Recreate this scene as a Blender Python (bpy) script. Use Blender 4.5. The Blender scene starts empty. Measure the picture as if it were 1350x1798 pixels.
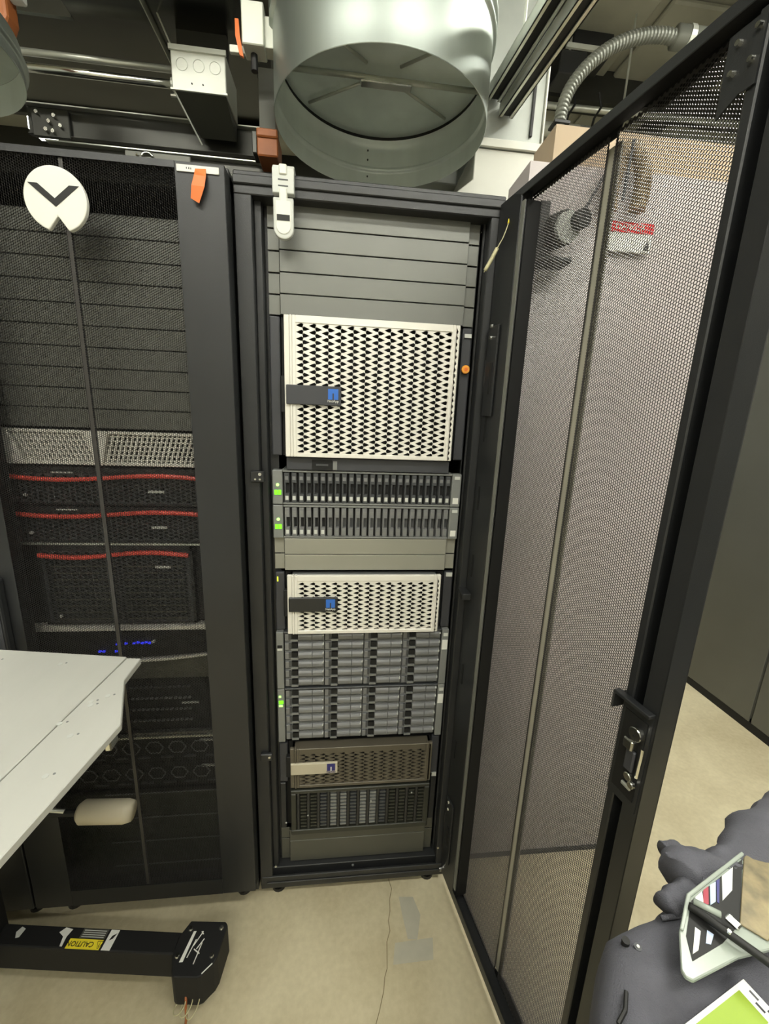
import bpy, math, random
from mathutils import Vector, Matrix
random.seed(7)
sc = bpy.context.scene
COL = sc.collection
R = math.radians

# ------------------------------------------------------------------ camera, world, light, exposure
cam = bpy.data.objects.new('camera', bpy.data.cameras.new('camera'))
COL.objects.link(cam)
cam.data.sensor_fit = 'VERTICAL'; cam.data.sensor_height = 36; cam.data.lens = 719.7 * 36 / 1798
cam.data.clip_start = .02
cam.rotation_euler = (Matrix.Rotation(R(-6.35), 3, 'Z') @ Matrix.Rotation(R(76.79), 3, 'X') @ Matrix.Rotation(R(2.26), 3, 'Z')).to_euler()
cam.location = (.169, -1.051, 1.492)
sc.camera = cam
w = bpy.data.worlds.new('world'); sc.world = w; w.use_nodes = True
w.node_tree.nodes['Background'].inputs[0].default_value = (.62, .64, .56, 1)
w.node_tree.nodes['Background'].inputs[1].default_value = .25
sc.view_settings.view_transform = 'Standard'; sc.view_settings.look = 'None'
sc.view_settings.gamma = 1; sc.view_settings.use_curve_mapping = False
sc.view_settings.exposure = .12
LIGHT = (1.0, .985, .86)
FIXTURES = [  # x, y, z, length x, length y, strength ; the room's strip lights, and one added behind the racks
    (-.75, -1.25, 2.95, 1.25, .16, 42, 'strip light over the aisle, above the lift table'),
    (.95, -1.35, 2.95, 1.25, .16, 42, 'strip light over the aisle, above the grey jacket'),
    (.1, -2.5, 2.95, 1.6, .16, 34, 'strip light at the rear of the aisle, furthest from the racks'),
    (1.55, -.15, 2.95, .16, 1.3, 52, 'strip light over the side passage, beyond the open door'),
    (1.55, 2.5, 2.95, .16, 1.2, 34, 'strip light at the far end of the side passage'),
    (-1.3, 2.5, 2.95, 1.6, .16, 12, 'added strip light behind the racks, lighting the far wall'),  # added unseen lamp; brightens the far wall for reflections in the sheet duct
]

# ------------------------------------------------------------------ materials
def lin(c):
    return tuple((v / 255 / 12.92 if v / 255 <= .04045 else ((v / 255 + .055) / 1.055) ** 2.4) for v in c) + (1,)
MATS = {}
def mat(name, rgb, rough=.5, metal=0., noise=0., scale=20., bump=0., bscale=200., emit=None, estr=0., stretch=None, coat=0., alpha=1, trans=0.):
    m = bpy.data.materials.new(name); m.use_nodes = True
    nt = m.node_tree; b = nt.nodes['Principled BSDF']; c = lin(rgb)
    b.inputs['Base Color'].default_value = c
    b.inputs['Roughness'].default_value = rough; b.inputs['Metallic'].default_value = metal
    if coat: b.inputs['Coat Weight'].default_value = coat; b.inputs['Coat Roughness'].default_value = .15
    if trans: b.inputs['Transmission Weight'].default_value = trans; b.inputs['IOR'].default_value = 1.3
    if alpha < 1: b.inputs['Alpha'].default_value = alpha
    tc = nt.nodes.new('ShaderNodeTexCoord'); mp = nt.nodes.new('ShaderNodeMapping')
    nt.links.new(tc.outputs['Object'], mp.inputs[0])
    if stretch: mp.inputs['Scale'].default_value = stretch
    if noise:
        n = nt.nodes.new('ShaderNodeTexNoise'); n.inputs['Scale'].default_value = scale; n.inputs['Detail'].default_value = 6
        nt.links.new(mp.outputs[0], n.inputs[0])
        r = nt.nodes.new('ShaderNodeValToRGB')
        r.color_ramp.elements[0].position = .3; r.color_ramp.elements[1].position = .72
        r.color_ramp.elements[0].color = tuple(max(0, v * (1 - noise)) for v in c[:3]) + (1,)
        r.color_ramp.elements[1].color = tuple(min(1, v * (1 + noise)) for v in c[:3]) + (1,)
        nt.links.new(n.outputs['Fac'], r.inputs[0]); nt.links.new(r.outputs[0], b.inputs['Base Color'])
    if bump:
        n2 = nt.nodes.new('ShaderNodeTexNoise'); n2.inputs['Scale'].default_value = bscale; n2.inputs['Detail'].default_value = 4
        nt.links.new(mp.outputs[0], n2.inputs[0])
        bp = nt.nodes.new('ShaderNodeBump'); bp.inputs['Strength'].default_value = bump; bp.inputs['Distance'].default_value = .002
        nt.links.new(n2.outputs['Fac'], bp.inputs['Height']); nt.links.new(bp.outputs[0], b.inputs['Normal'])
    if emit:
        b.inputs['Emission Color'].default_value = lin(emit); b.inputs['Emission Strength'].default_value = estr
    MATS[name] = m
    return m
BLK = mat('black_powdercoat', (36, 37, 38), .40, 0, .08, 8, .15, 900)
BLK2 = mat('black_recess', (9, 9, 9), .7, 0, .1, 10)  # near-black; also puts recess shade on the open door's plates
BLKM = mat('black_perforated_steel', (70, 68, 66), .38, .3, .05, 10)
PANEL = mat('grey_blanking_steel', (110, 111, 106), .42, .35, .05, 5, .05, 600)
PANEL2 = mat('pale_blanking_steel', (150, 149, 138), .42, .25, .04, 5, .05, 600)
PANELD = mat('dark_blanking_steel', (86, 86, 78), .4, .3, .06, 5)
SILVER = mat('silver_bezel', (228, 225, 216), .36, .1, .03, 6)
BEIGEM = mat('dull_bronze_bezel', (96, 90, 78), .4, .3, .05, 6)
OLIVE = mat('dark_olive_bezel', (50, 51, 44), .4, .2, .08, 8)
SLATE = mat('slate_plastic', (58, 59, 63), .45, 0, .05, 10)
EARG = mat('grey_ear', (128, 130, 128), .42, .2, .04, 10)
DRV = mat('drive_carrier_grey', (122, 123, 124), .4, .25, .06, 30)
DRVD = mat('drive_carrier_dark', (72, 74, 76), .4, .2, .06, 30)
LTGREY = mat('light_grey_plastic', (196, 198, 192), .4, 0, .03, 20)
CHROME = mat('bright_zinc', (225, 225, 218), .2, 1, .05, 40)
GALV = mat('galvanised_sheet', (172, 180, 174), .42, .85, .10, 9, .06, 60, stretch=(1, 1, .15))
GALVIN = mat('galvanised_inside_lit', (232, 240, 234), .38, .3, .12, 8, .08, 50, stretch=(1, 1, .15))  # brighter than the outer shell, standing in for light bounced up inside
GALVW = mat('white_galvanised_box', (214, 216, 206), .45, .35, .06, 6)
GALVD = mat('dark_glossy_sheet', (96, 96, 92), .2, 1, .08, 3, .04, 8)
STRUT = mat('strut_zinc', (206, 208, 198), .34, .6, .08, 20)
DSTRUT = mat('dark_steel', (70, 70, 66), .4, .7, .1, 10)
ORANGE = mat('orange_plastic', (226, 112, 42), .5, 0, .06, 20)
BROWN = mat('orange_bracket', (158, 92, 48), .5, 0, .12, 20)
WHITE = mat('white_paint', (222, 222, 212), .5, 0, .03, 10)
PAPER = mat('white_paper', (222, 222, 215), .7)
RED = mat('red_trim', (226, 84, 70), .4, 0, .04, 20)
REDS = mat('red_sign', (214, 40, 44), .5)
BLUE = mat('blue_logo', (44, 106, 196), .4)
NAVY = mat('navy_logo', (42, 40, 110), .4)
CREAM = mat('cream_plastic', (186, 178, 156), .45, 0, .03, 10)
YEL = mat('yellow_sticker', (232, 214, 50), .5)
INK = mat('black_ink', (18, 18, 16), .6)
GRN = mat('green_led', (90, 210, 20), .4, emit=(120, 255, 30), estr=1.3)
LGRN = mat('pale_green_led', (150, 230, 120), .4, emit=(170, 255, 120), estr=1.6)
BLED = mat('blue_led', (60, 70, 240), .4, emit=(50, 60, 255), estr=.9)
YLED = mat('yellow_led', (200, 220, 60), .4, emit=(215, 235, 60), estr=1.2)
ORD = mat('orange_knob', (236, 160, 60), .4)
WALLM = mat('painted_wall', (192, 184, 183), .55, 0, .03, 4, .1, 300)
WALLB = mat('tan_wall_shade', (186, 166, 140), .7, 0, .05, 8)  # tan for the shaded top of the side wall
CAB = mat('dark_side_panel', (98, 99, 94), .28, .35, .1, 2.2, .1, 700)
CONC = mat('ceiling_concrete', (166, 165, 150), .8, 0, .2, 3, .2, 60)
ROOMW = mat('room_wall', (222, 221, 212), .7, 0, .04, 3)
ALU = mat('brushed_aluminium', (196, 196, 188), .5, .12, .05, 10, .25, 40, stretch=(1, .2, 1))
FAB = mat('grey_fleece', (86, 86, 93), .95, 0, .07, 60, .7, 900)
CLEAR = mat('clear_badge_plastic', (150, 158, 148), .2, 0, .04, 20)
TAN = mat('braided_hose', (176, 160, 136), .55, 0, .35, 90)
RUB = mat('black_rubber', (24, 24, 24), .5)
TUBEM = mat('grey_conduit', (128, 130, 122), .42, .35, .06, 20)
LAMP = mat('lamp_tube', (255, 253, 246), .4, emit=(255, 254, 243), estr=1)
BADGEIMG = mat('brown_badge_print', (124, 112, 80), .35, 0, .45, 60)
LIME = mat('lime_print', (134, 160, 34), .5)
PALEB = mat('pale_blue_print', (176, 190, 214), .5)
WIRE = mat('wire_sheath', (196, 190, 150), .5)
# concrete floor: trowelled, mottled, with speckle
FLOOR = bpy.data.materials.new('floor_concrete'); FLOOR.use_nodes = True
nt = FLOOR.node_tree; b = nt.nodes['Principled BSDF']; b.inputs['Roughness'].default_value = .42
tc = nt.nodes.new('ShaderNodeTexCoord')
n1 = nt.nodes.new('ShaderNodeTexNoise'); n1.inputs['Scale'].default_value = 3.2; n1.inputs['Detail'].default_value = 8; n1.inputs['Distortion'].default_value = .8
n2 = nt.nodes.new('ShaderNodeTexNoise'); n2.inputs['Scale'].default_value = 60; n2.inputs['Detail'].default_value = 5
for n in (n1, n2): nt.links.new(tc.outputs['Object'], n.inputs[0])
mx = nt.nodes.new('ShaderNodeMixRGB'); mx.inputs[0].default_value = .3
nt.links.new(n1.outputs['Fac'], mx.inputs[1]); nt.links.new(n2.outputs['Fac'], mx.inputs[2])
rp = nt.nodes.new('ShaderNodeValToRGB')
rp.color_ramp.elements[0].position = .3; rp.color_ramp.elements[0].color = lin((180, 168, 136))
rp.color_ramp.elements[1].position = .7; rp.color_ramp.elements[1].color = lin((216, 206, 174))
nt.links.new(mx.outputs[0], rp.inputs[0]); nt.links.new(rp.outputs[0], b.inputs['Base Color'])
bp = nt.nodes.new('ShaderNodeBump'); bp.inputs['Strength'].default_value = .1; bp.inputs['Distance'].default_value = .003
nt.links.new(n2.outputs['Fac'], bp.inputs['Height']); nt.links.new(bp.outputs[0], b.inputs['Normal'])

# ------------------------------------------------------------------ helpers
ROOTM = {}
def root_matrix(o):
    while o is not None and o.name not in ROOTM: o = o.parent
    return ROOTM[o.name] if o is not None else Matrix.Identity(4)
def tag(o, label=None, cat=None, group=None, kind=None):
    if label: o['label'] = label
    if cat: o['category'] = cat
    if group: o['group'] = group
    if kind: o['kind'] = kind
    return o
def thing(name, label, cat, loc=(0, 0, 0), rz=0, group=None):
    o = bpy.data.objects.new(name, None); COL.objects.link(o); o.empty_display_size = .05
    o.location = loc; o.rotation_euler = (0, 0, rz)
    ROOTM[o.name] = Matrix.Translation(loc) @ Matrix.Rotation(rz, 4, 'Z')
    return tag(o, label, cat, group)
class MB:
    """collects faces, in world coordinates (or through F), with a material slot per face"""
    def __init__(s, F=None): s.v = []; s.f = []; s.m = []; s.F = F; s.k = 0
    def mat(s, k): s.k = k; return s
    def add(s, vs, fs):
        o = len(s.v); s.v += [s.F(*p) if s.F else tuple(p) for p in vs]
        for f in fs: s.f.append(tuple(i + o for i in f)); s.m.append(s.k)
        return s
    def box(s, x0, x1, y0, y1, z0, z1):
        vs = [(x, y, z) for z in (z0, z1) for y in (y0, y1) for x in (x0, x1)]
        return s.add(vs, [(0, 2, 3, 1), (4, 5, 7, 6), (0, 1, 5, 4), (2, 6, 7, 3), (0, 4, 6, 2), (1, 3, 7, 5)])
    def prism(s, pts, a0, a1, axis='y'):
        """polygon in the plane across the axis, extruded from a0 to a1; axis y: pts=(x,z); z: (x,y); x: (y,z)"""
        n = len(pts); q = {'y': lambda p, a: (p[0], a, p[1]), 'z': lambda p, a: (p[0], p[1], a), 'x': lambda p, a: (a, p[0], p[1])}[axis]
        vs = [q(p, a0) for p in pts] + [q(p, a1) for p in pts]
        fs = [tuple(range(n)), tuple(range(2 * n - 1, n - 1, -1))] + [(i, i + n, (i + 1) % n + n, (i + 1) % n) for i in range(n)]
        return s.add(vs, fs)
    def rings(s, rs, cap=True, closed=False):
        n = len(rs[0]); vs = [p for r in rs for p in r]; fs = []
        L = len(rs)
        for i in range(L if closed else L - 1):
            j = (i + 1) % L
            for k in range(n): fs.append((i * n + k, i * n + (k + 1) % n, j * n + (k + 1) % n, j * n + k))
        if cap and not closed: fs += [tuple(range(n - 1, -1, -1)), tuple(range((L - 1) * n, L * n))]
        return s.add(vs, fs)
    def tube(s, path, r, n=10, cap=True):
        P = [Vector(p) for p in path]; rs = []; up = Vector((0, 0, 1)); prev = None
        for i, p in enumerate(P):
            d = (P[min(i + 1, len(P) - 1)] - P[max(i - 1, 0)]).normalized()
            if prev is None:
                a = d.cross(up if abs(d.z) < .95 else Vector((1, 0, 0))).normalized()
            else:
                a = (prev - d * prev.dot(d)).normalized()
            prev = a; c = d.cross(a); rr = r[i] if isinstance(r, (list, tuple)) else r
            rs.append([tuple(p + (a * math.cos(t) + c * math.sin(t)) * rr) for t in [2 * math.pi * k / n for k in range(n)]])
        return s.rings(rs, cap)
    def cyl(s, p0, p1, r, n=16, r1=None): return s.tube([p0, p1], [r, r if r1 is None else r1], n)
    def build(s, name, mats, parent=None, bevel=0, smooth=False, seg=1):
        if not isinstance(mats, (list, tuple)): mats = [mats]
        me = bpy.data.meshes.new(name)
        M = root_matrix(parent).inverted() if parent is not None else None
        me.from_pydata([tuple(M @ Vector(v)) for v in s.v] if M else s.v, [], s.f)
        for m in mats: me.materials.append(m)
        me.polygons.foreach_set('material_index', s.m)
        if smooth: me.polygons.foreach_set('use_smooth', [True] * len(s.f))
        me.update()
        o = bpy.data.objects.new(name, me); COL.objects.link(o)
        if parent is not None: o.parent = parent
        else: ROOTM[o.name] = Matrix.Identity(4)
        if bevel:
            b = o.modifiers.new('bevel', 'BEVEL'); b.width = bevel; b.segments = seg; b.limit_method = 'ANGLE'; b.harden_normals = False
        return o
def part(o, label): o['label'] = label; return o
def copypart(src, parent, dx=0, dz=0, dy=0):
    c = src.copy(); COL.objects.link(c); c.parent = parent; c.location = src.location + Vector((dx, dy, dz)); return c
def spline(pts, n=8):
    """Catmull-Rom through the points"""
    P = [Vector(p) for p in pts]; P = [P[0] * 2 - P[1]] + P + [P[-1] * 2 - P[-2]]; out = []
    for i in range(1, len(P) - 2):
        for k in range(n):
            t = k / n
            out.append(.5 * ((2 * P[i]) + (P[i + 1] - P[i - 1]) * t + (2 * P[i - 1] - 5 * P[i] + 4 * P[i + 1] - P[i + 2]) * t * t + (3 * P[i] - P[i - 1] - 3 * P[i + 1] + P[i + 2]) * t ** 3))
    return out + [P[-2]]
def text(body, size, m, parent, M4, name='lettering', ext=.0004):
    """raised print; M4 places it in world space (text lies in its local xy plane)"""
    cu = bpy.data.curves.new(name, 'FONT'); cu.body = body; cu.size = size; cu.align_x = 'CENTER'; cu.align_y = 'CENTER'
    cu.extrude = ext; cu.resolution_u = 2; cu.materials.append(m)
    tmp = bpy.data.objects.new('tmp', cu); COL.objects.link(tmp); bpy.context.view_layer.update()
    me = bpy.data.meshes.new_from_object(tmp.evaluated_get(bpy.context.evaluated_depsgraph_get())); bpy.data.objects.remove(tmp)
    if not me.materials: me.materials.append(m)
    o = bpy.data.objects.new(name, me); COL.objects.link(o)
    o.parent = parent; o.matrix_local = root_matrix(parent).inverted() @ M4
    return o
FRONT = lambda x, y, z, rot=0: Matrix.Translation((x, y, z)) @ Matrix.Rotation(R(90), 4, 'X') @ Matrix.Rotation(rot, 4, 'Z')
def screw_mb(mb, x, y, z, r=.004, d=.003, ax='y', n=8):
    q = {'y': (0, -1, 0), 'z': (0, 0, 1), 'x': (-1, 0, 0)}[ax]
    mb.cyl((x, y, z), (x + q[0] * d, y + q[1] * d, z + q[2] * d), r, n, r * .8)
def honeycomb(mb, w, h, cp, rp, hole, t, x0=0, z0=0, y0=0, back=True):
    """perforated sheet in the xz plane: staggered hexagonal cells, column pitch cp, row pitch rp; hole(i) gives 6 points in cell units"""
    W = cp * 4 / 3; hx = [(-W / 2, 0), (-W / 4, rp / 2), (W / 4, rp / 2), (W / 2, 0), (W / 4, -rp / 2), (-W / 4, -rp / 2)]
    nc = int(w / cp) + 2
    for i in range(nc):
        cx = i * cp; j = 0
        pts = hole(i)
        while True:
            cz = j * rp + (rp / 2 if i % 2 else 0)
            if cz > h + rp * .6: break
            j += 1
            inside = W * .3 < cx < w - W * .3 and rp * .4 < cz < h - rp * .4
            if cx > w + W * .4: continue
            o = [(x0 + cx + a, z0 + cz + b) for a, b in hx]
            if not inside:
                mb.add([(a, y0, b) for a, b in o], [(0, 1, 2, 3, 4, 5)]); continue
            q = [(x0 + cx + a * W, z0 + cz + b * rp) for a, b in pts]
            vs = [(a, y0, b) for a, b in o] + [(a, y0, b) for a, b in q] + [(a, y0 + t, b) for a, b in q]
            fs = []
            for k in range(6):
                l = (k + 1) % 6
                fs += [(k, l, l + 6, k + 6), (k + 6, l + 6, l + 12, k + 12)]
            if back:
                vs += [(a, y0 + t, b) for a, b in o]
                fs += [(18 + l2, 18 + k2, 12 + k2, 12 + l2) for k2, l2 in ((k, (k + 1) % 6) for k in range(6))]
            mb.add(vs, fs)
HEX = lambda sc: (lambda i: [(a * sc, b * sc) for a, b in ((-.5, 0), (-.25, .5), (.25, .5), (.5, 0), (.25, -.5), (-.25, -.5))])
def DART(sx=.44, sy=.37):
    r = [(-sx, sy * .55), (-sx * .55, sy), (-sx * .1, sy * .75), (sx * 1.0, 0), (-sx * .1, -sy * .75), (-sx * .8, -sy * .8)]
    l = [(-sx * 1.0, 0), (sx * .1, sy * .75), (sx * .55, sy), (sx, sy * .55), (sx * .8, -sy * .8), (sx * .1, -sy * .75)]
    return lambda i: (l if i % 2 else r)
U = .04445
Z0 = 1.93
def uz(k): return Z0 - U * k

# ------------------------------------------------------------------ room
fl = MB().box(-3.2, 3.4, -3.2, 3.6, -.05, 0).build('floor', FLOOR); fl['kind'] = 'structure'
c = MB()
cr = [(.345, -.02), (.352, -.05), (.342, -.08), (.34, -.11), (.332, -.135), (.334, -.16), (.322, -.185), (.318, -.225), (.316, -.245), (.308, -.262), (.302, -.29), (.288, -.325), (.277, -.348), (.262, -.40), (.25, -.46), (.22, -.56), (.2, -.7)]
L = [(x + .0010, y) for x, y in cr]; Rr = [(x - .0010, y) for x, y in cr]
vs = [(x, y, .0006) for x, y in L + Rr]; n = len(cr)
c.add(vs, [(i, i + 1, n + i + 1, n + i) for i in range(n - 1)])
part(c.build('crack', mat('crack_dark', (120, 108, 80), .9), fl), 'thin crack running through the beige concrete')
PAT = mat('grey_floor_patch', (182, 178, 160), .5, 0, .05, 30)
part(MB().prism([(.372, -.074), (.417, -.078), (.432, -.128), (.412, -.187), (.384, -.184), (.376, -.12)], .0003, .0009, 'z').build('paint_patch', PAT, fl), 'grey paint patch, the upright one')
part(MB().prism([(.345, -.19), (.458, -.186), (.449, -.236), (.334, -.238)], .0003, .0008, 'z').build('paint_patch', PAT, fl), 'grey paint patch, the crosswise one')
MB().box(-3.2, 3.4, -3.3, -3.2, 0, 3.3).build('wall_rear', ROOMW)['kind'] = 'structure'
MB().box(-3.3, -3.2, -3.3, 3.7, 0, 3.3).build('wall_left', ROOMW)['kind'] = 'structure'
MB().box(3.4, 3.5, -3.3, 3.7, 0, 3.3).build('wall_right', ROOMW)['kind'] = 'structure'
MB().box(-3.3, 3.5, 3.6, 3.7, 0, 3.3).build('wall_far', ROOMW)['kind'] = 'structure'
ce = MB().box(-3.3, 3.5, -3.3, 3.7, 3.3, 3.4).build('ceiling', CONC); ce['kind'] = 'structure'
for k in range(6):   # concrete deck panels, between ribs
    for j in range(5):
        x = .55 + j * .5; y = .5 + k * .52
        MB().box(x + .02, x + .47, y + .02, y + .49, 3.275, 3.3).build('deck_panel', CONC, ce, .008)
for y in (.46, 1.5, 2.54):
    MB().box(-3.2, 3.4, y - .05, y + .05, 3.16, 3.3).build('beam', DSTRUT, ce)
for x in (.98, 2.0):
    MB().box(x - .04, x + .04, -3.2, 3.6, 3.2, 3.3).build('beam', DSTRUT, ce)
# white wall beside the rack
wl = MB().box(.60, 1.17, .03, .16, 0, 2.085).build('wall_side', WALLM); wl['kind'] = 'structure'
MB().box(.60, 1.165, .022, .03, 0, .012).build('baseboard_side', BLK2)['kind'] = 'structure'
MB().box(.655, 1.17, .035, .15, 2.085, 2.165).build('wall_top', WALLB)['kind'] = 'structure'  # same wall; the tan colour stands in for shading at its top

# strip lights
for i, (x, y, z, lx, ly, s, lb) in enumerate(FIXTURES):
    t = thing('strip_light', lb, 'ceiling light', (x, y, z))
    MB().box(x - lx / 2 - .02, x + lx / 2 + .02, y - ly / 2 - .02, y + ly / 2 + .02, z, z + .06).build('housing', WHITE, t, .005)
    lm = LAMP.copy(); lm.node_tree.nodes['Principled BSDF'].inputs['Emission Strength'].default_value = s
    MB().box(x - lx / 2, x + lx / 2, y - ly / 2, y + ly / 2, z - .03, z - .001).build('diffuser', lm, t, .01)
    MB().cyl((x - lx * .3, y, z + .06), (x - lx * .3, y, 3.3), .004, 6).cyl((x + lx * .3, y, z + .06), (x + lx * .3, y, 3.3), .004, 6).build('hanger_wires', STRUT, t)

# ------------------------------------------------------------------ racks
MESH_H = 1.868; PITCH = .0048; CP = PITCH * .866
def mesh_panel_mesh():
    mb = MB(); honeycomb(mb, .226, MESH_H, CP, PITCH, HEX(.87), .0012, back=False)
    me = bpy.data.meshes.new('perforated_panel'); me.from_pydata(mb.v, [], mb.f); me.materials.append(BLKM); me.update()
    return me
PERF = mesh_panel_mesh()
def rack(X, label):
    t = thing('server_rack', label, 'rack', (X + .241, -.04, 0))
    x0, x1 = X - .060, X + (.5236 if X == 0 else .5426)
    for a, b, lb in ((x0, x0 + .04, 'left'), (x1 - .04, x1, 'right')):   # front posts, folded section
        s = 1 if lb == 'left' else -1; o = a if s > 0 else b
        p = MB()
        if lb == 'right' and X == 0:   # slimmer section beside the hinges
            p.box(o - .030, o, -.045, -.040, .05, 1.965).box(o - .030, o - .027, -.040, .02, .05, 1.965).box(o - .003, o, -.040, .06, .05, 1.965).box(o - .036, o - .030, -.012, -.008, .10, 1.93)
            p.build('front_post', BLK, t, .0015); MB().box(o - .039, o - .036, .008, .03, .10, 1.93).build('mounting_rail', BLK, t); continue
        p.box(*sorted((o, o + s * .036)), -.045, -.040, .05, 1.965)
        p.box(*sorted((o + s * .033, o + s * .036)), -.040, .02, .05, 1.965)
        p.box(*sorted((o, o + s * .003)), -.040, .06, .05, 1.965)
        p.box(*sorted((o + s * .036, o + s * .052)), -.022, -.018, .10, 1.93)
        p.box(*sorted((o + s * .050, o + s * .053)), -.018, .03, .10, 1.93)
        p.build('front_post', BLK, t, .0015)
        q = MB()
        q.box(*sorted((o + s * .0535, o + s * .0745)), .004, .007, .10, 1.93)
        q.build('mounting_rail', BLK, t)
    MB().box(x0, x1, -.047, .03, 1.928, 1.962).box(x0, x1, -.052, -.047, 1.945, 1.962).build('top_beam', BLK, t, .002)
    MB().box(x0, x1, -.045, 1.02, 1.9625, 1.972).build('top_panel', BLK, t, .002)
    bb = MB().box(x0, x1, -.040, .03, .030, .070).box(x0 + .005, x1 - .005, -.047, -.040, .055, .085).box(x0 + .01, x1 - .01, -.03, .03, .07, .10).box(x0 + .02, x1 - .02, -.05, -.047, .060, .066)
    bb.build('base_beam', BLK, t, .002)
    MB().box(x0, x0 + .0015, .06, 1.02, .05, 1.962).build('side_panel', BLK, t)
    MB().box(x1 - .0015, x1, .06, 1.02, .05, 1.962).build('side_panel', BLK, t)
    MB().box(x0, x1, 1.02, 1.03, .05, 1.962).build('back_panel', BLK2, t)
    MB().box(x0, x1, .03, 1.02, .045, .05).build('bottom_panel', BLK2, t)
    for fx in (x0 + .05, x1 - .05):
        for fy in (-.01, .95):
            MB().cyl((fx, fy, 0), (fx, fy, .012), .022, 14).cyl((fx, fy, .012), (fx, fy, .045), .007, 8).build('levelling_foot', RUB, t)
    return t
RR = rack(0, 'black server rack with its perforated door swung open, showing all its equipment')
LR = rack(-.61, 'black server rack with its perforated door closed, carrying the round white emblem')
# small bright screws on the right rack's posts
for (x, y, z) in ((-.012, -.046, .13), (.495, -.046, .155)):
    m = MB(); screw_mb(m, x, y, z, .0045, .004); m.build('screw', CHROME, RR)
m = MB().box(-.045, -.012, -.056, -.045, 1.325, 1.352); mm = m.build('catch', BLK, RR, .002)
m = MB(); screw_mb(m, -.022, -.056, 1.345, .005, .003); screw_mb(m, -.033, -.056, 1.333, .003, .003); screw_mb(m, -.022, -.056, 1.333, .003, .003); m.build('screw', CHROME, mm)
m = MB().box(-.045, -.012, -.056, -.045, .525, .548); mm = m.build('catch', BLK, RR, .002)
m = MB(); screw_mb(m, -.02, -.056, .54, .0045, .003); m.build('screw', CHROME, mm)
m = MB(); screw_mb(m, .225, -.031, .088, .004, .003); m.build('screw', EARG, RR)
# silver strip along the roof front
MB().cyl((-.095, .012, 1.984), (.53, .012, 1.984), .0055, 10).build('roof_trim_bar', STRUT, RR, 0, True)
MB().box(.490, .512, -.085, -.045, 1.040, 1.047).box(.490, .512, -.088, -.082, 1.030, 1.047).build('door_stop', BLK, RR, .001)

def rect_frame_door(t, F, leafname, wid, zb, zt, ml, mr, lip, flange):
    """door leaf in door coordinates F(s,t,z): s from hinge, t from inner to outer face"""
    d = MB(F)
    # hinge-side and free-side stiles: folded channels open towards the inner face
    yo = .036
    for a, b in ((0, ml), (mr, wid)):
        d.box(a, b, yo, yo + .002, zb, zt)
    d.box(0, .002, 0, yo, zb, zt); d.box(wid - .0025, wid, 0, yo, zb, zt)
    d.box(.0, .082, 0, .002, zb, zt); d.box(.080, .082, .002, yo - .010, zb, zt)
    d.box(.086, .100, .000, .002, zb + .05, zt - .03); d.box(.086, .088, .002, .010, zb + .05, zt - .03)
    d.box(lip, lip + .012, .000, .002, zb + .05, zt - .03); d.box(lip + .010, lip + .012, .002, yo, zb + .05, zt - .03)
    d.box(lip + .029, wid, 0, .002, zb, zt); d.box(lip + .029, lip + .031, .002, yo, zb, zt)
    # rails
    d.box(0, wid, 0, yo, zt - .002, zt); d.box(0, wid, 0, yo, zb, zb + .002)
    d.box(.06, wid, 0, .002, zt - .016, zt); d.box(.06, wid, 0, .002, zb, zb + .030)
    o = d.build(leafname, BLK, t, .001)
    g = MB(F)
    def plate(P):
        n = len(P); g.add([(a, yo, z) for a, z in P] + [(a, yo + .002, z) for a, z in P], [tuple(range(n)), tuple(range(2 * n - 1, n - 1, -1))] + [(q, q + n, (q + 1) % n + n, (q + 1) % n) for q in range(n)])
    if flange > .05:
        plate([(ml, zb), (mr, zb), (mr, zb + flange), (ml, zb + flange)]); g.build('rail_plate', BLK, o); g = MB(F)
        plate([(ml, zt - .012), (mr, zt - .012), (mr, zt), (ml, zt)])
        g.build('rail_plate', BLK, o)
    else:
        for y_ in (-.0005,):
            plate([(ml, zb), (ml, zb + .014), (.262, zb + .008), (.311, zb + .044), (mr, zb + .050), (mr, zb)]); g.build('rail_plate', BLK2, o); g = MB(F)  # darker than the frame's black, painting the shaded recess
            plate([(ml, zt - .005), (.287, zt - .017), (.293, zt - .002), (.330, zt - .004), (.369, zt - .026), (.42, zt - .022), (mr, zt - .012), (mr, zt), (ml, zt)])
        g.box(.003, wid - .003, .003, yo, zt - .0035, zt - .0022)  # dark sheet painted as shade under the door top
        g.build('rail_plate', BLK2, o)
        q = MB(F); q.box(lip + .012, lip + .029, yo - .003, yo, zb + .03, zt - .03); q.box(.1, .101, .004, yo - .001, zb + .03, zt - .03); q.box(lip - .001, lip, .004, yo - .001, zb + .03, zt - .03); q.build('recess_shade', BLK2, o)  # dark strips coloured as shade inside the stile recesses
        q = MB(F).box(.087, .099, -.0015, 0, zb + .05, zt - .03).build('lip_strip', mat('pale_lip', (112, 113, 106), .6), o)  # lip face coloured paler for the light it catches
    return o

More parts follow.
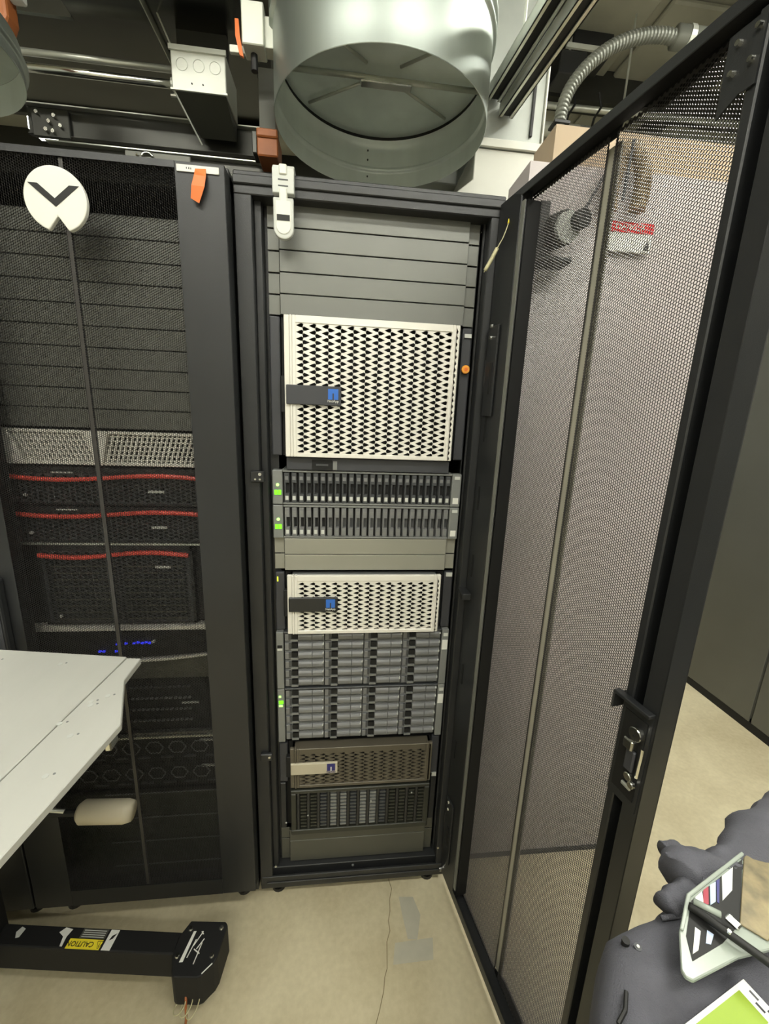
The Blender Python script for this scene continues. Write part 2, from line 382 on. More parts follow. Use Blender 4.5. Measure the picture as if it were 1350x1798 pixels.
# --- closed doors : F maps to x, y (outer face towards the camera)
LX0 = -.668; LDW = .603
DZB, DZT = .055, 1.955
MZ0 = .098
def add_perf(parent, F, s0, z0, t, flip=1):
    o = bpy.data.objects.new('perforated_panel', PERF); COL.objects.link(o); o.parent = parent
    A = Vector(F(0, 0, 0)); sx = Vector(F(1, 0, 0)) - A; tx = Vector(F(0, 1, 0)) - A
    M4 = Matrix((( sx.x, tx.x, 0, 0), (sx.y, tx.y, 0, 0), (sx.z, tx.z, 1, 0), (0, 0, 0, 1)))
    M4.translation = Vector(F(s0, t, z0))
    o.matrix_local = root_matrix(parent).inverted() @ M4
    return o
def closed_door(rk, dx):
    def FL(s, t, z): return (dx + LX0 + LDW - s, -.052 - t, z)
    ld = rect_frame_door(rk, FL, 'door', LDW, .098, DZT, .094, .506, .508, .055)
    part(ld, 'closed door')
    for s0 in (.074, .302):
        if dx == 0: add_perf(ld, FL, s0, .105, .0345).scale.z = .985
        else: MB(FL).box(s0, s0 + .226, .0345, .0355, .105, 1.945).build('perforated_panel', BLK, ld)
    MB(FL).box(.2965, .3065, .028, .034, .13, DZT - .03).build('centre_rib', SLATE, ld, .001)
    MB(FL).box(.528, .578, .038, .062, .80, 1.10).build('swing_handle', BLK, ld, .006, seg=2)
    MB(FL).box(.532, .574, .062, .066, .83, 1.04).build('handle_grip', SLATE, ld, .004)
    MB(FL).cyl((.553, .062, .895), (.553, .068, .895), .012, 16).build('lock_barrel', CHROME, ld)
closed_door(LR, 0)
LR2 = rack(-1.22, 'third black server rack, cropped by the left edge of the photo')
closed_door(LR2, -.61)
# emblem on the closed door (disc with a notched V)
em = thing('emblem_badge', 'round white emblem with a black V shape on the closed rack door', 'badge', (-.3745, -.0905, 1.8665))
ec = (-.3745, 1.8665); er = .0555
pts = []
for k in range(56):
    a = R(-90 + 19 + (360 - 38) * k / 55); pts.append((ec[0] + er * math.cos(a), ec[1] + er * math.sin(a)))
pts.append((ec[0] + .001, ec[1] - .028))
MB().prism(pts, -.1015, -.0912).build('disc', WHITE, em, .002, seg=2)
v = [(-.047, .020), (-.029, .020), (0, -.003), (.029, .020), (.047, .020), (0, -.017)]
MB().prism([(ec[0] + a * .95, ec[1] + b + .004) for a, b in v], -.1026, -.1016).build('v_mark', INK, em)

# --- open door of the right rack
DD = Vector((.178, -.984)).normalized(); DN = Vector((.984, .178)).normalized(); HP = Vector((.510, -.050))
def FR(s, t, z):
    p = HP + DD * s + DN * t
    return (p.x, p.y, z)
rd = rect_frame_door(RR, FR, 'door', .566, DZB + .01, DZT - .003, .040, .512, .511, .030)
part(rd, 'open door seen from its inner side')
for s0 in (.046, .288):
    add_perf(rd, FR, s0, .072, .0345)
MB(FR).box(.266, .298, .0366, .0380, DZB + .03, DZT - .03).build('centre_rib', mat('rib_grey', (160, 157, 143), .5), rd)
GP = [(.484, 1.915), (.484, 1.838), (.506, 1.851), (.522, 1.851), (.522, 1.915)]
gp = MB(FR).add([(a, -.003, z) for a, z in GP] + [(a, -.0005, z) for a, z in GP], [(4, 3, 2, 1, 0), (5, 6, 7, 8, 9)] + [(i, (i + 1) % 5, (i + 1) % 5 + 5, i + 5) for i in range(5)]).build('corner_plate', BLK, rd)
for s_, z_ in ((.497, 1.9015), (.495, 1.875), (.5146, 1.876), (.5165, 1.904)):
    MB(FR).cyl((s_, -.003, z_), (s_, -.008, z_), .0036, 10, .0028).build('bolt', CHROME, rd)
# lock case and latch on the free stile
MB(FR).box(.500, .562, -.012, 0, 1.095, 1.101).build('latch_bracket', BLK, rd, .001); MB(FR).box(.500, .503, -.012, .02, 1.070, 1.095).build('latch_bracket', BLK, rd, .001)
MB(FR).box(.512, .562, -.0015, 0, .93, 1.095).build('lock_plate', BLK, rd)
MB(FR).box(.518, .556, -.0025, -.0015, .945, 1.080).build('lock_recess', BLK2, rd)
MB(FR).cyl((.546, -.0025, 1.058), (.546, -.012, 1.058), .0105, 20).build('lock_cam', CHROME, rd, .001)
MB(FR).box(.533, .549, -.016, -.003, 1.030, 1.047).build('lock_block', CHROME, rd, .002)
MB(FR).box(.535, .550, -.009, -.003, .992, 1.028).build('lock_body', SLATE, rd, .002)
MB(FR).cyl((.557, -.004, 1.040), (.556, -.004, .990), .0022, 8).build('lock_rod', CHROME, rd)
MB(FR).cyl((.546, -.003, .984), (.546, -.010, .984), .0065, 14).build('lock_cam', CHROME, rd, .001)
MB(FR).cyl((.553, -.003, .975), (.553, -.010, .975), .0055, 14).build('lock_cam', CHROME, rd, .001)
MB(FR).box(.536, .552, -.007, -.003, .962, .968).build('lock_tab', STRUT, rd, .001)
MB(FR).cyl((.546, -.012, 1.056), (.546, -.0125, 1.056), .002, 10).build('key_hole', INK, rd)
# hinge-side latch plates and hinges
for z_, hgt in ((1.60, .20), (.26, .22)):
    MB(FR).box(.008, .050, -.006, -.001, z_ - hgt / 2, z_ + hgt / 2).build('hinge_plate', BLK, rd, .001)
    MB(FR).box(.030, .040, -.008, -.005, z_ - .05, z_ + .02).build('slot', BLK2, rd)
    for q in (.10, .075): MB(FR).cyl((.022, -.006, z_ + q), (.022, -.010, z_ + q), .005, 8, .004).build('bolt', CHROME, rd)
    MB(FR).cyl((-.008, .006, z_ - .03), (-.008, .006, z_ + .03), .007, 12).build('hinge_pin', BLK, rd)
m = MB(FR); m.cyl((.006, -.002, .078), (.006, -.010, .078), .006, 8); m.build('bolt', CHROME, rd)
# long vertical detents and slots on the hinge stile
for z_ in (1.47, 1.30, 1.12, .80, .55):
    MB(FR).box(.020, .026, -.0015, 0.001, z_ - .03, z_ + .03).build('slot', BLK2, rd)
# tagged earth wire between rack and door
wt = thing('earth_wire', 'thin wire with yellow and pale green tags hanging at the open door hinge', 'wire', (.535, -.062, 1.93))
p = spline([(.522, -.085, 1.925), (.518, -.090, 1.905), (.508, -.094, 1.875), (.498, -.095, 1.855), (.484, -.092, 1.825), (.474, -.086, 1.805)], 6)
MB().tube(p, .0012, 6).build('wire', WIRE, wt, 0, True)
MB().tube(p[2:8], .0024, 8).build('yellow_boot', YEL, wt, 0, True)
MB().tube(p[19:30], .0042, 8).build('tag_sleeve', WIRE, wt, 0, True)
MB().cyl((.528, -.080, 1.930), (.522, -.084, 1.932), .0045, 10).build('terminal', CHROME, wt)

# ------------------------------------------------------------------ blanking panels
ORD_ = ['topmost', 'second', 'third', 'fourth', 'lowest']
def blank(X, k0, k1, m, label, group, x0=.0, x1=.4826, flange=True, y=-.004, lip=.027):
    z1, z0 = uz(k0) - .0008, uz(k1) + .0008
    t = thing('blanking_panel', label, 'blanking panel', (X + .2413, 0, z0), 0, group)
    MB().box(X + x0 + lip, X + x1 - lip, y - .012, y, z0, z1).box(X + x0 + lip, X + x1 - lip, y - .012, y + .01, z0, z0 + .002).build('face', m, t, .0012)
    for a, b in ((x0, x0 + lip - .0015), (x1 - lip + .0015, x1)):
        MB().box(X + a, X + b, y - .001, y + .0015, z0 + .0006, z1 - .0006).build('flange', m, t, .0008)
    return t
for k in range(5):
    blank(0, k, k + 1, PANEL, '%s of the five dark grey blanking panels above the tall silver bezel' % ORD_[k], 'grey blanking panels at the top of the open rack')
for k in range(2):
    blank(0, 17 + k, 18 + k, PANEL2, '%s of two pale grey blanking panels between drive shelf and silver bezel' % ('upper' if k == 0 else 'lower'), 'pale blanking panels in mid rack')
blank(0, 38.35, 39.3, PANELD, 'dark blanking panel directly below the dark slatted bezel', 'blanking panels at the foot of the open rack')
blank(0, 39.3, 41.15, PANELD, 'taller grey blanking panel at the very bottom of the open rack', 'blanking panels at the foot of the open rack')
LXE = -.61
names9 = ['highest', 'second from the top', 'third from the top', 'fourth from the top', 'fifth from the top', 'sixth from the top', 'seventh from the top', 'eighth from the top', 'ninth from the top', 'lowest']
for k in range(10):
    blank(LXE, 1.08 + k, 2.08 + k if k else 2.08, PANEL, 'blanking panel behind closed mesh door, %s of ten' % names9[k], 'blanking panels behind the closed door')
for k, (a, b) in enumerate(((34.4, 36.35), (36.35, 38.3), (38.3, 40.3), (40.3, 41.8))):
    bq = blank(LXE, a, b, OLIVE, 'black blanking panel low in the closed rack, %s of four at the bottom' % ['top', 'second', 'third', 'last'][k], 'black blanking panels low in the closed rack')
    MB().box(LXE + .12, LXE + .455, -.0185, -.016, uz(a) - .004, uz(a) - .001).build('lip_highlight', DRV, bq)  # pale strip painted in as a highlight along the panel seam
blank(LXE, 24.5, 26, PANELD, 'dark blanking panel under the blue lit unit in the closed rack', 'black blanking panels low in the closed rack')

# ------------------------------------------------------------------ equipment of the open rack
def n_logo(parent, x, z, s, y, col, bar=True):
    """square logo: field with an arch shaped n, lettering below"""
    MB().box(x - s / 2, x + s / 2, y - .0008, y, z - s / 2, z + s / 2).build('logo_field', col, parent)
    k = s / 2
    MB().prism([(x - k * .14, z - k), (x + k * .14, z - k), (x + k * .14, z + k * .18), (x - k * .14, z + k * .18)], y - .0013, y - .0008).build('logo_mark', SLATE if col == BLUE else WHITE, parent)
    text('NetApp', s * .34, WHITE if col == BLUE else NAVY, parent, FRONT(x, y - .001, z - s * .66))
def bezel(name, label, k0, k1, m, x0, x1, logo=None, rows=None, hole=DART(), cpx=.01445, rpz=.0143, plate_m=SLATE, front=-.034):
    z1, z0 = uz(k0) - .001, uz(k1) + .001
    t = thing(name, label, 'storage controller', (.2413, 0, z0))
    MB().box(.026, .457, .000, .62, z0, z1).build('chassis', BLK2, t)
    MB().box(.0, .0245, -.008, .006, z0, z1).build('ear', SLATE, t, .003, seg=2)
    MB().box(.4585, .4826, -.008, .006, z0, z1).build('ear', SLATE, t, .003, seg=2)
    # shallow side walls that carry the front
    MB().box(x0 + .006, x0 + .012, front + .006, .006, z0 + .002, z1 - .002).box(x1 - .012, x1 - .006, front + .006, .006, z0 + .002, z1 - .002).box(x0 + .006, x1 - .006, front + .008, .006, z1 - .006, z1 - .002).box(x0 + .006, x1 - .006, front + .008, .006, z0 + .002, z0 + .006).build('bezel_body', EARG if m is SILVER else m, t)
    # rim with stepped vertical ribs
    rim = MB()
    rim.box(x0, x0 + .012, front + .002, front + .012, z0, z1).box(x0 + .0125, x0 + .018, front - .001, front + .012, z0, z1).box(x0 + .0185, x0 + .026, front, front + .012, z0, z1)
    rim.box(x1 - .010, x1, front + .002, front + .012, z0, z1).box(x1 - .018, x1 - .0105, front, front + .012, z0, z1)
    top = .016
    rim.box(x0 + .026, x1 - .018, front, front + .010, z1 - top, z1).box(x0 + .026, x1 - .018, front, front + .010, z0, z0 + .010)
    rim.build('bezel_frame', m, t, .001)
    g = MB(); honeycomb(g, (x1 - .014) - (x0 + .021), (z1 - top + .003) - (z0 + .005), cpx, rpz, hole, .003, x0 + .021, z0 + .005, front + .002)
    # clip cells to frame area
    g.v = [(min(max(a, x0 + .004), x1 - .004), b, min(max(c, z0 + .001), z1 - .001)) for a, b, c in g.v]
    g.build('grille', m, t)
    if logo:
        lx0, lx1, zc, hh, col = logo
        MB().box(lx0 - .004, lx1, front - .006, front + .002, zc - hh / 2, zc + hh / 2).build('name_plate', plate_m, t, .0015)
        MB().box(lx0 - .018, lx0 - .0045, front + .004, front + .02, zc - hh * .95, zc + hh * .95).build('side_grip', BLK2, t, .002)
        n_logo(t, lx1 - .019, zc + .004, .024 if hh > .03 else .020, front - .006, col)
    return t
b1 = bezel('storage_controller', 'tall storage controller with silver perforated bezel and dark name plate', 5.02, 12.25, SILVER, .036, .446, (.044, .168, uz(8.95), .044, BLUE))
m = MB().cyl((.470, -.012, uz(7.2)), (.470, -.020, uz(7.2)), .010, 20); m.build('orange_knob', ORD, b1, .001)
MB().cyl((.470, -.020, uz(7.2)), (.470, -.0215, uz(7.2)), .0042, 12).build('knob_centre', ORANGE, b1)
MB().box(.463, .480, -.012, -.009, uz(5.55), uz(5.35)).build('latch_tab', LTGREY, b1)
s = thing('filler_strip', 'slim dark strip with a black slot below the tall silver bezel', 'panel', (.2413, 0, uz(12.98)))
MB().box(.036, .446, -.020, .004, uz(12.98), uz(12.29)).build('strip', SLATE, s, .001)
MB().box(.098, .148, -.022, -.019, uz(12.95), uz(12.38)).build('slot', BLK2, s); MB().box(.108, .138, -.024, -.022, uz(12.72), uz(12.62)).build('slot_lever', DRVD, s)
MB().box(.150, .160, -.0225, -.019, uz(12.93), uz(12.45)).build('indicator', EARG, s)
b2 = bezel('storage_controller', 'mid rack storage controller with short silver perforated bezel and blue mark', 19.15, 22.98, SILVER, .034, .444, (.042, .166, uz(20.98), .040, BLUE), plate_m=BLK, rpz=.0132)
MB().box(.463, .480, -.012, -.009, uz(19.45), uz(19.2)).build('latch_tab', LTGREY, b2)
MB().box(.005, .008, -.0095, -.008, uz(19.75), uz(19.45)).build('status_led', YLED, b2)
b3 = bezel('storage_controller', 'low storage controller with dull bronze perforated bezel and cream name plate', 31.25, 34.4, BEIGEM, .034, .456, (.040, .172, uz(32.75), .038, NAVY), hole=DART(.42, .34), rpz=.0128, plate_m=CREAM)
MB().box(.466, .480, -.012, -.009, uz(34.5), uz(34.2)).build('latch_tab', LTGREY, b3)

def shelf_ears(t, z0, z1, leds, labelz):
    MB().box(.0, .025, -.018, .006, z0, z1).build('ear', EARG, t, .002, seg=2)
    MB().box(.458, .4826, -.018, .006, z0, z1).build('ear', EARG, t, .002, seg=2)
    MB().box(.463, .4775, -.0192, -.018, z0 + .008, z0 + .024).build('ear_label', PAPER, t)
    MB().box(.464, .478, -.0195, -.018, z1 - .014, z1 - .006).build('latch_tab', LTGREY, t)
def shelf24(k0, label, full):
    z1, z0 = uz(k0) - .001, uz(k0 + 2) + .001
    t = thing('drive_shelf', label, 'drive shelf', (.2413, 0, z0), 0, 'slim drive shelves with upright drives')
    MB().box(.022, .462, .004, .5, z0, z1).box(.0255, .4575, -.016, .004, z1 - .005, z1).box(.0255, .4575, -.016, .004, z0, z0 + .004).build('chassis', EARG, t, .0008)
    MB().box(.0258, .4572, .000, .004, z0 + .004, z1 - .005).build('bay_back', BLK2, t)
    shelf_ears(t, z0, z1, None, 0)
    MB().cyl((.013, -.018, z0 + .050), (.013, -.020, z0 + .050), .004, 10).build('status_led', LGRN, t)
    MB().box(.005, .012, -.020, -.018, z0 + .025, z0 + .037).box(.0135, .021, -.020, -.018, z0 + .025, z0 + .037).build('status_led', GRN, t)
    zt, zb = z1 - .0065, z0 + .005; p = .4314 / 24
    first = None; proto = {}
    for i in range(24):
        x = .0259 + i * p; kind = 'a' if full or i < 6 else 'b'
        if kind in proto:
            src, kids = proto[kind]; c = copypart(src, t, x - src['px'])
            for ch in kids: copypart(ch, c)
            continue
        H = zt - zb
        b = MB(); b.box(x + .0022, x + p - .0022, -.006, .002, zb, zt)
        b.box(x + .003, x + p - .003, -.015, -.006, zb + H * .66, zt); b.box(x + .003, x + p - .0028, -.015, -.006, zb, zb + H * .30)
        b.box(x + .003, x + .007, -.0145, -.006, zb + H * .30, zb + H * .66)
        o = b.build('drive', DRV if not (full) else DRVD, t, .0006); o['px'] = x
        k1 = MB().box(x + .0075, x + p - .003, -.0066, -.006, zb + H * .32, zb + H * .65).build('latch_opening', BLK2 if kind == 'a' else DRVD, o)
        k2 = MB().box(x + .0052, x + p - .005, -.0158, -.015, zb + H * .08, zb + H * .22).build('release_button', LTGREY if kind == 'a' else EARG, o)
        k3 = MB().box(x + .005, x + p - .005, -.0156, -.015, zb + H * .76, zb + H * .88).build('carrier_label', EARG if not full else DRV, o)
        proto[kind] = (o, (k1, k2, k3))
    for o in [c for c in t.children if 'px' in c.keys()]: del o['px']
shelf24(13, 'upper slim drive shelf with darker upright drives, under the tall silver bezel', True)
shelf24(15, 'lower slim drive shelf with paler upright drives, above the pale blanking panels', False)

def shelf4x6(k0, label, leds):
    z1, z0 = uz(k0) - .001, uz(k0 + 4) + .001
    t = thing('drive_shelf', label, 'drive shelf', (.2413, 0, z0), 0, 'tall drive shelves with drives lying flat')
    MB().box(.018, .466, .006, .5, z0, z1).box(.020, .4615, -.016, .006, z1 - .004, z1).build('chassis', DRVD, t, .0008)
    MB().box(.020, .462, .002, .006, z0 + .001, z1 - .004).build('bay_back', BLK2, t)
    MB().box(.0, .0195, -.018, .006, z0, z1).build('ear', EARG, t, .002, seg=2)
    MB().box(.4630, .4826, -.018, .006, z0, z1).build('ear', EARG, t, .002, seg=2)
    MB().box(.4645, .4800, -.0192, -.018, z1 - .062, z1 - .032).build('ear_label', PAPER, t)
    MB().box(.4670, .4790, -.0195, -.018, z1 - .020, z1 - .010).build('latch_tab', LTGREY, t)
    if leds:
        MB().box(.004, .016, -.0195, -.018, z1 - .046, z1 - .036).build('status_led', GRN, t)
        MB().box(.004, .010, -.0195, -.018, z1 - .026, z1 - .020).box(.004, .014, -.0195, -.018, z1 - .056, z1 - .050).build('status_led', LGRN, t)
    else:
        MB().box(.003, .016, -.0195, -.018, z1 - .047, z1 - .039).build('indicator_window', BLK2, t); MB().box(.003, .016, -.0195, -.018, z1 - .055, z1 - .048).build('switch', LTGREY, t)
    W_ = .4405 / 4; H = (z1 - .0045 - z0) / 6; src = None
    for r in range(6):
        for q in range(4):
            x = .0207 + q * W_; z = z0 + .0005 + r * H
            if src:
                c = copypart(src, t, x - sx, z - sz)
                for ch in kids: copypart(ch, c)
                continue
            b = MB(); b.box(x + .0008, x + W_ - .0008, -.008, .002, z + .0008, z + H - .0008)
            # rounded lever body
            prof = [(-.008, z + .004), (-.014, z + .006), (-.0165, z + .011), (-.0165, z + .018), (-.014, z + .023), (-.008, z + .0255)]
            for (a, e) in ((x + .038, x + .076), (x + .0768, x + W_ - .004)): b.prism(prof, a, e, 'x')
            b.box(x + .002, x + .012, -.013, -.008, z + .004, z + .024)
            o = b.build('drive', DRV, t, .0006); src = o; sx, sz = x, z
            k1 = MB().box(x + .020, x + .0365, -.0145, -.008, z + .011, z + .025).build('latch_opening', BLK2, o)
            k2 = MB().box(x + .018, x + .0375, -.0155, -.008, z + .003, z + .0085).build('release_button', EARG, o)
            k3 = MB().box(x + W_ - .0055, x + W_ - .002, -.0165, -.008, z + .019, z + .023).build('activity_window', LTGREY, o)
            k4 = MB().box(x + .012, x + .018, -.012, -.008, z + .006, z + .023).build('hinge_block', DRVD, o)
            kids = (k1, k2, k3, k4)
shelf4x6(23, 'upper tall drive shelf with four columns of flat drives, unlit', False)
shelf4x6(27, 'lower tall drive shelf with four columns of flat drives and green light', True)

# dark slatted unit
z1, z0 = uz(34.5), uz(38.3)
t = thing('server_chassis', 'black server with vertical slatted bezel below the bronze bezel', 'server', (.2413, 0, z0))
MB().box(.018, .4646, .006, .6, z0, z1).build('chassis', BLK2, t)
MB().box(.0, .0175, -.008, .006, z0, z1).build('ear', BLK, t, .002); MB().box(.4651, .4826, -.008, .006, z0, z1).build('ear', BLK, t, .002)
MB().box(.034, .456, -.036, -.006, z1 - .014, z1 - .002).box(.034, .456, -.036, -.006, z0 + .002, z0 + .02).box(.034, .050, -.036, -.006, z0 + .02, z1 - .014).box(.440, .456, -.036, -.006, z0 + .02, z1 - .014).build('bezel_frame', OLIVE, t, .002)
MB().box(.05, .44, -.012, -.006, z0 + .02, z1 - .014).build('bezel_back', BLK2, t)
for i in range(13):
    x = .052 + i * .0300
    v = MB().box(x, x + .008, -.034, -.012, z0 + .02, z1 - .014).build('slat', BLK, t, .001)
    f = MB()
    for j in range(11):
        zz = z0 + .026 + j * .0125
        f.box(x + .010, x + .0285, -.032, -.024, zz, zz + .0055)
    f.build('fin_stack', EARG if 3 <= i <= 7 and i != 5 else (DRVD if i in (2, 5, 8) else OLIVE), t)
for x, z in ((.02, uz(37.1)), (.085, uz(36.6)), (.40, uz(35.2)), (.275, uz(35.7))):
    MB().cyl((x, -.036, z), (x, -.038, z), .0022, 8).build('indicator_light', LTGREY, t)

# ------------------------------------------------------------------ equipment of the closed rack
def lbox(x0, x1, y0, y1, k0, k1, mb=None): return (mb or MB()).box(LXE + x0, LXE + x1, y0, y1, uz(k1), uz(k0))
t = thing('silver_server', 'server with two silver hatched grille panels behind the closed door', 'server', (LXE + .2413, 0, uz(13)))
lbox(.01, .47, .004, .6, 11.15, 13.02).build('chassis', BLK2, t)
a, bz = uz(11.2), uz(13.0)
MB().box(LXE, LXE + .4826, -.02, .004, a - .007, a).box(LXE, LXE + .4826, -.02, .004, bz, bz + .008).build('bezel_frame', SILVER, t, .001)
for pts_ in ([(0, a), (.022, a), (.056, bz), (.006, bz)], [(.186, a), (.240, a), (.222, bz), (.206, bz)], [(.462, a), (.4826, a), (.4826, bz), (.44, bz)]):
    MB().prism([(LXE + p, q) for p, q in pts_], -.024, .003).build('bezel_block', SILVER, t, .001)
for (xa, xb, sh) in ((.03, .195, .030), (.235, .455, -.02)):
    g = MB(); n = 16 if xb < .2 else 20
    for i in range(n):
        x = xa + (xb - xa) * i / n
        g.add([(LXE + x, -.016, a - .007), (LXE + x + .005, -.016, a - .007), (LXE + x + .005 + sh, -.016, bz + .008), (LXE + x + sh, -.016, bz + .008),
               (LXE + x, -.010, a - .007), (LXE + x + .005, -.010, a - .007), (LXE + x + .005 + sh, -.010, bz + .008), (LXE + x + sh, -.010, bz + .008)],
              [(0, 1, 2, 3), (7, 6, 5, 4), (0, 4, 5, 1), (1, 5, 6, 2), (2, 6, 7, 3), (3, 7, 4, 0)])
    for j in range(6):
        zz = bz + .008 + (a - bz - .015) * (j + .5) / 6; q = (a - zz) / (a - bz)
        g.box(LXE + xa + sh * q * .95, LXE + xb + sh * q * .95, -.014, -.011, zz - .0015, zz + .0015)
    o = g.build('grille', SILVER, t); o['kind'] = 'stuff'
def wavy(name, t, xa, xb, k, amp=.08):
    pts = [(LXE + xa + (xb - xa) * i / 30, uz(k) - .0065 * math.sin(2 * math.pi * (i / 30 + .02)) - .002) for i in range(31)]
    m = MB()
    m.rings([[(x, -.0285, z - .0045), (x, -.031, z), (x, -.0285, z + .0045), (x, -.020, z + .0045), (x, -.020, z - .0045)] for x, z in pts])
    return m.build(name, RED, t)
def redserver(k0, k1, label, xa, xb, kr):
    t = thing('red_striped_server', label, 'server', (LXE + .2413, 0, uz(k1)), 0, 'servers with red wavy strips in the closed rack')
    z1, z0 = uz(k0) - .001, uz(k1) + .001
    lbox(.01, .47, .004, .6, k0 + .05, k1 - .05).build('chassis', BLK2, t)
    MB().box(LXE, LXE + .4826, -.002, .004, z0, z1).build('ear_plate', BLK, t)
    o = MB().box(LXE + xa - .008, LXE + xb + .008, -.020, -.014, z1 - .016, z1 - .0005).box(LXE + xa - .008, LXE + xb + .008, -.020, -.014, z0, z0 + .006).box(LXE + xa - .008, LXE + xa, -.020, -.002, z0, z1).box(LXE + xb, LXE + xb + .008, -.020, -.002, z0, z1).build('bezel_frame', BLK, t, .001)
    g = MB(); honeycomb(g, xb - xa, z1 - z0 - .022, .012, .009, HEX(.72), .002, LXE + xa, z0 + .006, -.018, False); g.build('grille', DRVD, t)
    wavy('red_strip', t, xa, xb, kr)
    x = LXE + .335
    MB().box(x - .018, x + .018, -.0225, -.020, uz(kr + .78) - .003, uz(kr + .78) + .003).build('name_label', LTGREY, t)
    if xa < .05: MB().box(LXE + .105, LXE + .152, -.0225, -.020, uz(kr - .18) - .0015, uz(kr - .18) + .0015).build('name_label', LTGREY, t)
    MB().cyl((LXE + xa + .03, -.020, uz(k1 - .55)), (LXE + xa + .03, -.024, uz(k1 - .55)), .004, 10).build('power_button', LTGREY, t)
    return t
redserver(13.1, 15.2, 'upper of the two slim servers with a red wavy strip, closed rack', .012, .470, 13.6)
redserver(15.25, 17.3, 'lower of the two slim servers with a red wavy strip, closed rack', .012, .470, 15.62)
t5 = redserver(17.4, 22.25, 'tall server with a shorter red wavy strip, third down in the closed rack', .05, .40, 17.95)
MB().box(LXE, LXE + .4826, -.024, -.002, uz(17.42), uz(17.32)).build('silver_lip', STRUT, t5)
for i in range(9):
    zz = uz(18.7 + i * .40)
    MB().box(LXE + .07, LXE + .22, -.0215, -.019, zz - .0015, zz + .0015).box(LXE + .24, LXE + .385, -.0215, -.019, zz - .0015, zz + .0015).build('drive_edge', PANELD, t5)
# appliance with curved silver lips and blue lights
t = thing('blue_lit_server', 'server with blue lights between curved silver lips in the closed rack', 'server', (LXE + .2413, 0, uz(24.45)))
lbox(.01, .47, .004, .6, 22.35, 24.4).build('chassis', BLK2, t)
def arc_front(k, dy, zc): return [(LXE + .4826 * i / 24, -.010 - .028 * math.sin(math.pi * i / 24), zc) for i in range(25)]
m = MB()
for (kz, kw, sgn) in ((22.6, .010, 1), (24.25, .005, -1)):
    rs = []
    for i in range(25):
        q = i / 24; y = -.010 - .026 * math.sin(math.pi * q); zc = uz(kz) + sgn * .007 * math.sin(math.pi * q) - (0 if sgn > 0 else .004); hh = kw * (1 - .75 * math.sin(math.pi * q)) if sgn > 0 else kw * .6
        rs.append([(LXE + .4826 * q, y, zc - hh), (LXE + .4826 * q, y, zc + hh), (LXE + .4826 * q, .003, zc + hh), (LXE + .4826 * q, .003, zc - hh)])
    m.rings(rs)
m.build('silver_lips', SILVER, t)
rs = []
for i in range(25):
    q = i / 24; y = -.008 - .024 * math.sin(math.pi * q)
    rs.append([(LXE + .4826 * q, y, uz(24.25)), (LXE + .4826 * q, y, uz(22.65)), (LXE + .4826 * q, .003, uz(22.65)), (LXE + .4826 * q, .003, uz(24.25))])
MB().rings(rs).build('bezel', BLK2, t)
for x, k in ((.166, 23.85), (.176, 23.85), (.206, 23.85), (.217, 23.85), (.21, 23.4), (.232, 23.35), (.252, 23.35), (.262, 23.3), (.272, 23.35), (.282, 23.3), (.290, 23.35)):
    MB().box(LXE + x - .003, LXE + x + .003, -.036, -.030, uz(k) - .002, uz(k) + .002).build('blue_light', BLED, t)
MB().cyl((LXE + .300, -.030, uz(23.25)), (LXE + .300, -.037, uz(23.25)), .004, 12).build('round_mark', LTGREY, t)
MB().cyl((LXE + .448, -.014, uz(23.1)), (LXE + .448, -.022, uz(23.1)), .007, 12).build('side_knob', SLATE, t)
# tall dotted server
t = thing('dark_server', 'tall dark server with rows of small vents, beside the lift table edge', 'server', (LXE + .2413, 0, uz(30.4)))
lbox(.0, .4826, .0, .6, 26.05, 30.35).build('chassis', BLK2, t)
for i in range(5):
    zz = uz(26.8 + i * .8)
    o = MB()
    for j in range(14): o.box(LXE + .20 + j * .0125, LXE + .208 + j * .0125, -.006, 0, zz - .002, zz + .002)
    o.build('vent_row', DRV if i else DRVD, t)
lbox(.345, .390, -.004, 0, 27.95, 28.05).build('name_label', LTGREY, t)
lbox(.20, .4826, -.012, 0, 29.95, 30.12).build('trim_strip', PANEL, t); lbox(.15, .4826, -.014, 0, 30.22, 30.36).build('trim_strip', STRUT, t)
# two servers with hexagonal outlines
for n_, (k0, k1) in enumerate(((30.45, 32.4), (32.45, 34.35))):
    t = thing('hexagon_server', '%s of two black servers with hexagon outlines low in the closed rack' % ('upper' if n_ == 0 else 'lower'), 'server', (LXE + .2413, 0, uz(k1)), 0, 'servers with hexagon outlines')
    lbox(.0, .4826, .0, .6, k0, k1).build('chassis', BLK2, t)
    zc = (uz(k0) + uz(k1)) / 2
    for i in range(6):
        cx = LXE + .075 + i * .062; cz = zc + .010
        pp = [(cx + .024 * math.cos(R(a)), -.006, cz + .021 * math.sin(R(a))) for a in range(0, 360, 60)]
        MB().tube(pp + [pp[0]], .0019, 5).build('hexagon_outline', DRV, t)
        MB().box(cx + .014, cx + .048, -.005, 0, zc - .028, zc - .022).build('tab', DRVD, t)
    lbox(.385, .425, -.006, 0, k0 + .30, k0 + .40).build('name_label', LTGREY, t)
    lbox(.452, .460, -.012, 0, k0 + .3, k0 + .75).build('thumb_screw', EARG, t)

